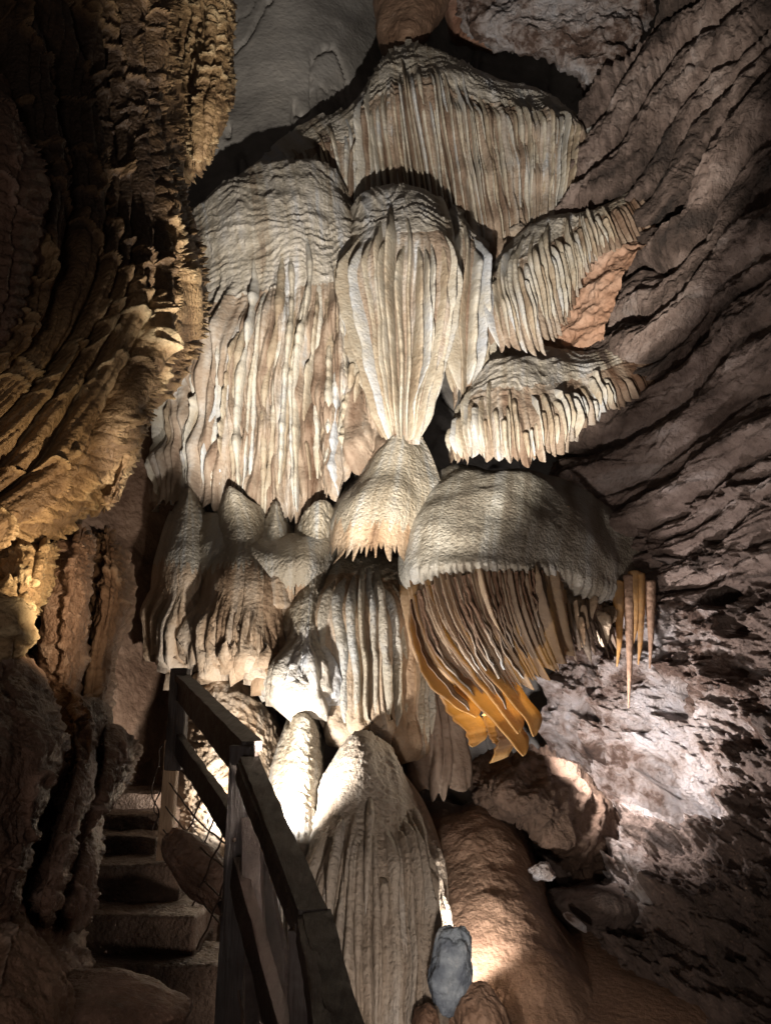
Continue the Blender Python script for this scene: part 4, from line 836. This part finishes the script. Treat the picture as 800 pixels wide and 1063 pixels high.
def beam(name, a, b, w, h, mat, parent=None, up=(0, 0, 1), seed=0, rnd=.008, n=60, rough=.006):
    """squared timber from a to b, w across, h high"""
    a = np.array(a, float); b = np.array(b, float); d = b - a; L = np.linalg.norm(d); d /= L
    up = np.array(up, float); s_ = np.cross(d, up); s_ /= np.linalg.norm(s_); u = np.cross(s_, d)
    c = []
    for zz in (-h / 2, h / 2):
        for (tt, ww) in ((a, -w / 2), (a, w / 2), (b, w / 2), (b, -w / 2)): c.append(tt + s_ * ww + u * zz)
    return slab(name, [c[0], c[1], c[2], c[3], c[4], c[5], c[6], c[7]], mat, parent, (8, n, 8), rough, seed, rnd)
W = M['wood']
p1t = at(254, 773, 2.7); p1b = at(236, 1110, 2.7); p2t = at(186, 697, 3.9); p2b = at(178, 850, 3.9)
rail = thing('timber_railing', 'dark weathered timber railing climbing the stair in front of the floodlit stalagmites', 'railing', (float(p1b[0]), 2.7, .3))
beam('post', p1b, (p1t[0], p1t[1], p1t[2]), .08, .08, M['woodpost'], rail, up=(0, 1, 0), seed=130)
beam('post', at(181, 800, 3.95), at(188, 694, 3.95), .085, .085, M['woodpost'], rail, up=(0, 1, 0), seed=131)
# upper rails
beam('handrail', at(189, 703, 3.92), at(262, 775, 2.68), .07, .032, W, rail, seed=132)
beam('fascia', at(187, 713, 3.94), at(252, 789, 2.72), .035, .115, W, rail, seed=133)
beam('mid_rail', at(185, 772, 3.94), at(247, 866, 2.74), .035, .10, W, rail, seed=134)
# near rails
j1 = at(325, 953, 1.80)
beam('handrail', at(258, 790, 2.62), j1, .062, .036, W, rail, seed=135)
beam('fascia', at(250, 800, 2.60), at(313, 962, 1.82), .03, .055, W, rail, seed=136)
beam('handrail', at(327, 952, 1.815), at(372, 1130, 1.36), .062, .036, W, rail, seed=137)
beam('fascia', at(315, 962, 1.80), at(343, 1130, 1.36), .03, .055, W, rail, seed=138)
beam('mid_rail', at(246, 905, 2.62), at(300, 1110, 1.95), .035, .10, W, rail, seed=139)
beam('brace', at(262, 862, 2.85), at(302, 1080, 2.5), .07, .07, W, rail, up=(0, 1, 0), seed=140)
beam('post', at(268, 1110, 2.3), at(262, 850, 2.62), .055, .055, M['woodpost'], rail, up=(0, 1, 0), seed=141)
beam('post', at(322, 1130, 1.86), at(318, 960, 1.86), .075, .075, M['woodpost'], rail, up=(0, 1, 0), seed=142)
t_ = beam('timber_strut', at(171, 893, 4.3), at(180, 768, 4.3), .07, .07, M['palewood'], None, up=(0, 1, 0), seed=143); tag(t_, 'thin raw brown timber strut standing on the stair edge under the rail', 'strut')
# loose log behind the rail, its cut face lit
lg = tube_world('log', np.array([at(238 + 34 * k / 20, 930 + 78 * k / 20, 2.95) for k in range(21)]), [.045, .05, .05, .045], M['wood'], None, 144, 14, .2)
tag(lg, 'smooth lit log leaning between the posts behind the railing', 'log')
# wires
wf = thing('wire_fence', 'rusty slack wire mesh strung between the timber strut and the rail post', 'wire fence', at(205, 880, 3.4))
def wire(pts, r=.0038, knots=0, seed=0):
    c = crom(np.array(pts, float), 40); E = at(c[:, 0], c[:, 1], c[:, 2]); E = E + .006 * np.stack([perlin(uv3(np.linspace(0, 6, 40), 0, 1, 1, seed + j)) for j in range(3)], -1)
    w = tube_world('wire', E, [r, r], M['wire'], wf, seed, 6, 0)
    for q in range(knots):
        e = E[int(38 * (q + .6) / (knots + .4))]
        t = np.linspace(0, 1, 26); hel = e + np.stack([.008 * np.sin(t * 25), .008 * np.cos(t * 25), .03 * (t - .5)], -1)
        tube_world('knot', hel, [.0026, .0026], M['wire'], w, seed, 5, 0)
for k, (a, b, kn) in enumerate([((176, 812, 4.2), (238, 878, 2.8), 2), ((172, 838, 4.2), (238, 905, 2.8), 2), ((170, 862, 4.2), (236, 940, 2.8), 2), ((185, 880, 4.2), (232, 965, 2.8), 1),
                                ((212, 822, 3.4), (178, 893, 4.2), 0), ((226, 838, 3.2), (190, 905, 3.9), 1), ((236, 858, 2.85), (200, 940, 3.6), 0), ((238, 900, 2.8), (205, 985, 3.4), 0), ((180, 790, 4.2), (238, 848, 2.8), 1)]):
    m_ = ((a[0] + b[0]) / 2 + (k % 3 - 1) * 3, (a[1] + b[1]) / 2 + 5, (a[2] + b[2]) / 2)
    wire([a, m_, b], knots=kn, seed=150 + k)
for k, pts in enumerate([[(178, 770, 4.3), (168, 775, 4.3), (165, 795, 4.3), (160, 806, 4.35)], [(160, 806, 4.35), (158, 825, 4.3), (165, 845, 4.3), (158, 862, 4.3)], [(168, 818, 4.3), (160, 840, 4.3), (172, 856, 4.3)]]):
    wire(pts, .004, 1, 170 + k)
wire([(246, 1010, 2.7), (252, 1063, 2.6), (256, 1110, 2.5)], seed=180); wire([(256, 990, 2.7), (268, 1063, 2.6), (276, 1110, 2.5)], seed=181)

# ================================================================== LIGHT: the cave's floodlights, plus a few added fill lamps
def lamp(px, py, Y, tgt, W_, colr, ang=None, blend=.3, size=.04, name='flood_or_fill', pos=None):
    ld = bpy.data.lights.new(name, 'SPOT' if ang else 'POINT'); ld.energy = W_; ld.color = colr; ld.shadow_soft_size = size
    ob = bpy.data.objects.new(name, ld); col.objects.link(ob)
    p = np.array(pos) if pos is not None else at(px, py, Y); ob.location = [float(a) for a in p]
    if ang:
        ld.spot_size = R(ang); ld.spot_blend = blend
        t = at(*tgt); ob.rotation_euler = Vector([float(a) for a in (t - p)]).to_track_quat('-Z', 'Y').to_euler()
    return ob
#@@LIGHTS
WARM = (1, .86, .66); NEUT = (1, .95, .88); COOL = (.93, .95, 1.0)
lamp(0, 0, 0, (380, 150, 7.2), 3200, (1, .93, .82), 57, .25, .05, pos=(-.15, 2.0, 1.1))     # key flood, aimed up the drapery
lamp(258, 838, 4.85, (300, 700, 6.0), 230, NEUT, 150, .5, .04)                       # lamp hidden behind the rail post
lamp(476, 1000, 4.85, (452, 930, 5.4), 75, NEUT, 150, .5, .03)                      # lamp behind the blue slab
lamp(592, 768, 5.9, (690, 760, 6.4), 210, (1, .93, .9), 178, .8, .04)              # lamp behind the amber drapery
lamp(165, 655, 2.35, (40, 585, 2.8), 95, (1, .78, .5), 82, 1, .03)                # warm lamp at the lower left folds
lamp(0, 0, 0, (690, 300, 6), 230, (1, .88, .80), 80, 1, .1, pos=(.25, 3.0, .7))    # low wash light, added to brighten the right wall
lamp(0, 0, 0, (400, 500, 6), 55, (1, .86, .78), None, 1, .25, pos=(-.3, -.8, 1.2)) # weak front fill, added behind the camera
lamp(0, 0, 0, (450, 800, 5.2), 85, (1, .88, .78), 125, .9, .06, pos=(.22, 2.9, .5))   # low lamp below the rail, facing the stalagmite and clay slope
lamp(500, 728, 5.95, (478, 690, 5.4), 32, (1, .88, .68), 140, .6, .03)                # small lamp right behind the amber fringe
lamp(0, 0, 0, (450, 40, 8.2), 450, (.90, .94, 1), 32, 1, .2, pos=(.6, 3.0, .8))      # cool fill, added to lighten the ceiling and soften the back wall shadow
# bolts through the rail posts
for (x, y, Y) in ((252, 800, 2.64), (243, 872, 2.64), (250, 790, 2.64)):
    bq = tube_world('bolt', np.array([at(x, y, Y + .02 - .008 * k) for k in range(6)]), [.007, .007], M['wire'], rail, 7, 8, 0)
w = bpy.data.worlds.new('World'); scene.world = w; w.use_nodes = True
bg = w.node_tree.nodes['Background']; bg.inputs[0].default_value = (1, .85, .75, 1); bg.inputs[1].default_value = .03
scene.view_settings.view_transform = 'Standard'; scene.view_settings.look = 'None'; scene.view_settings.exposure = 0; scene.view_settings.gamma = 1
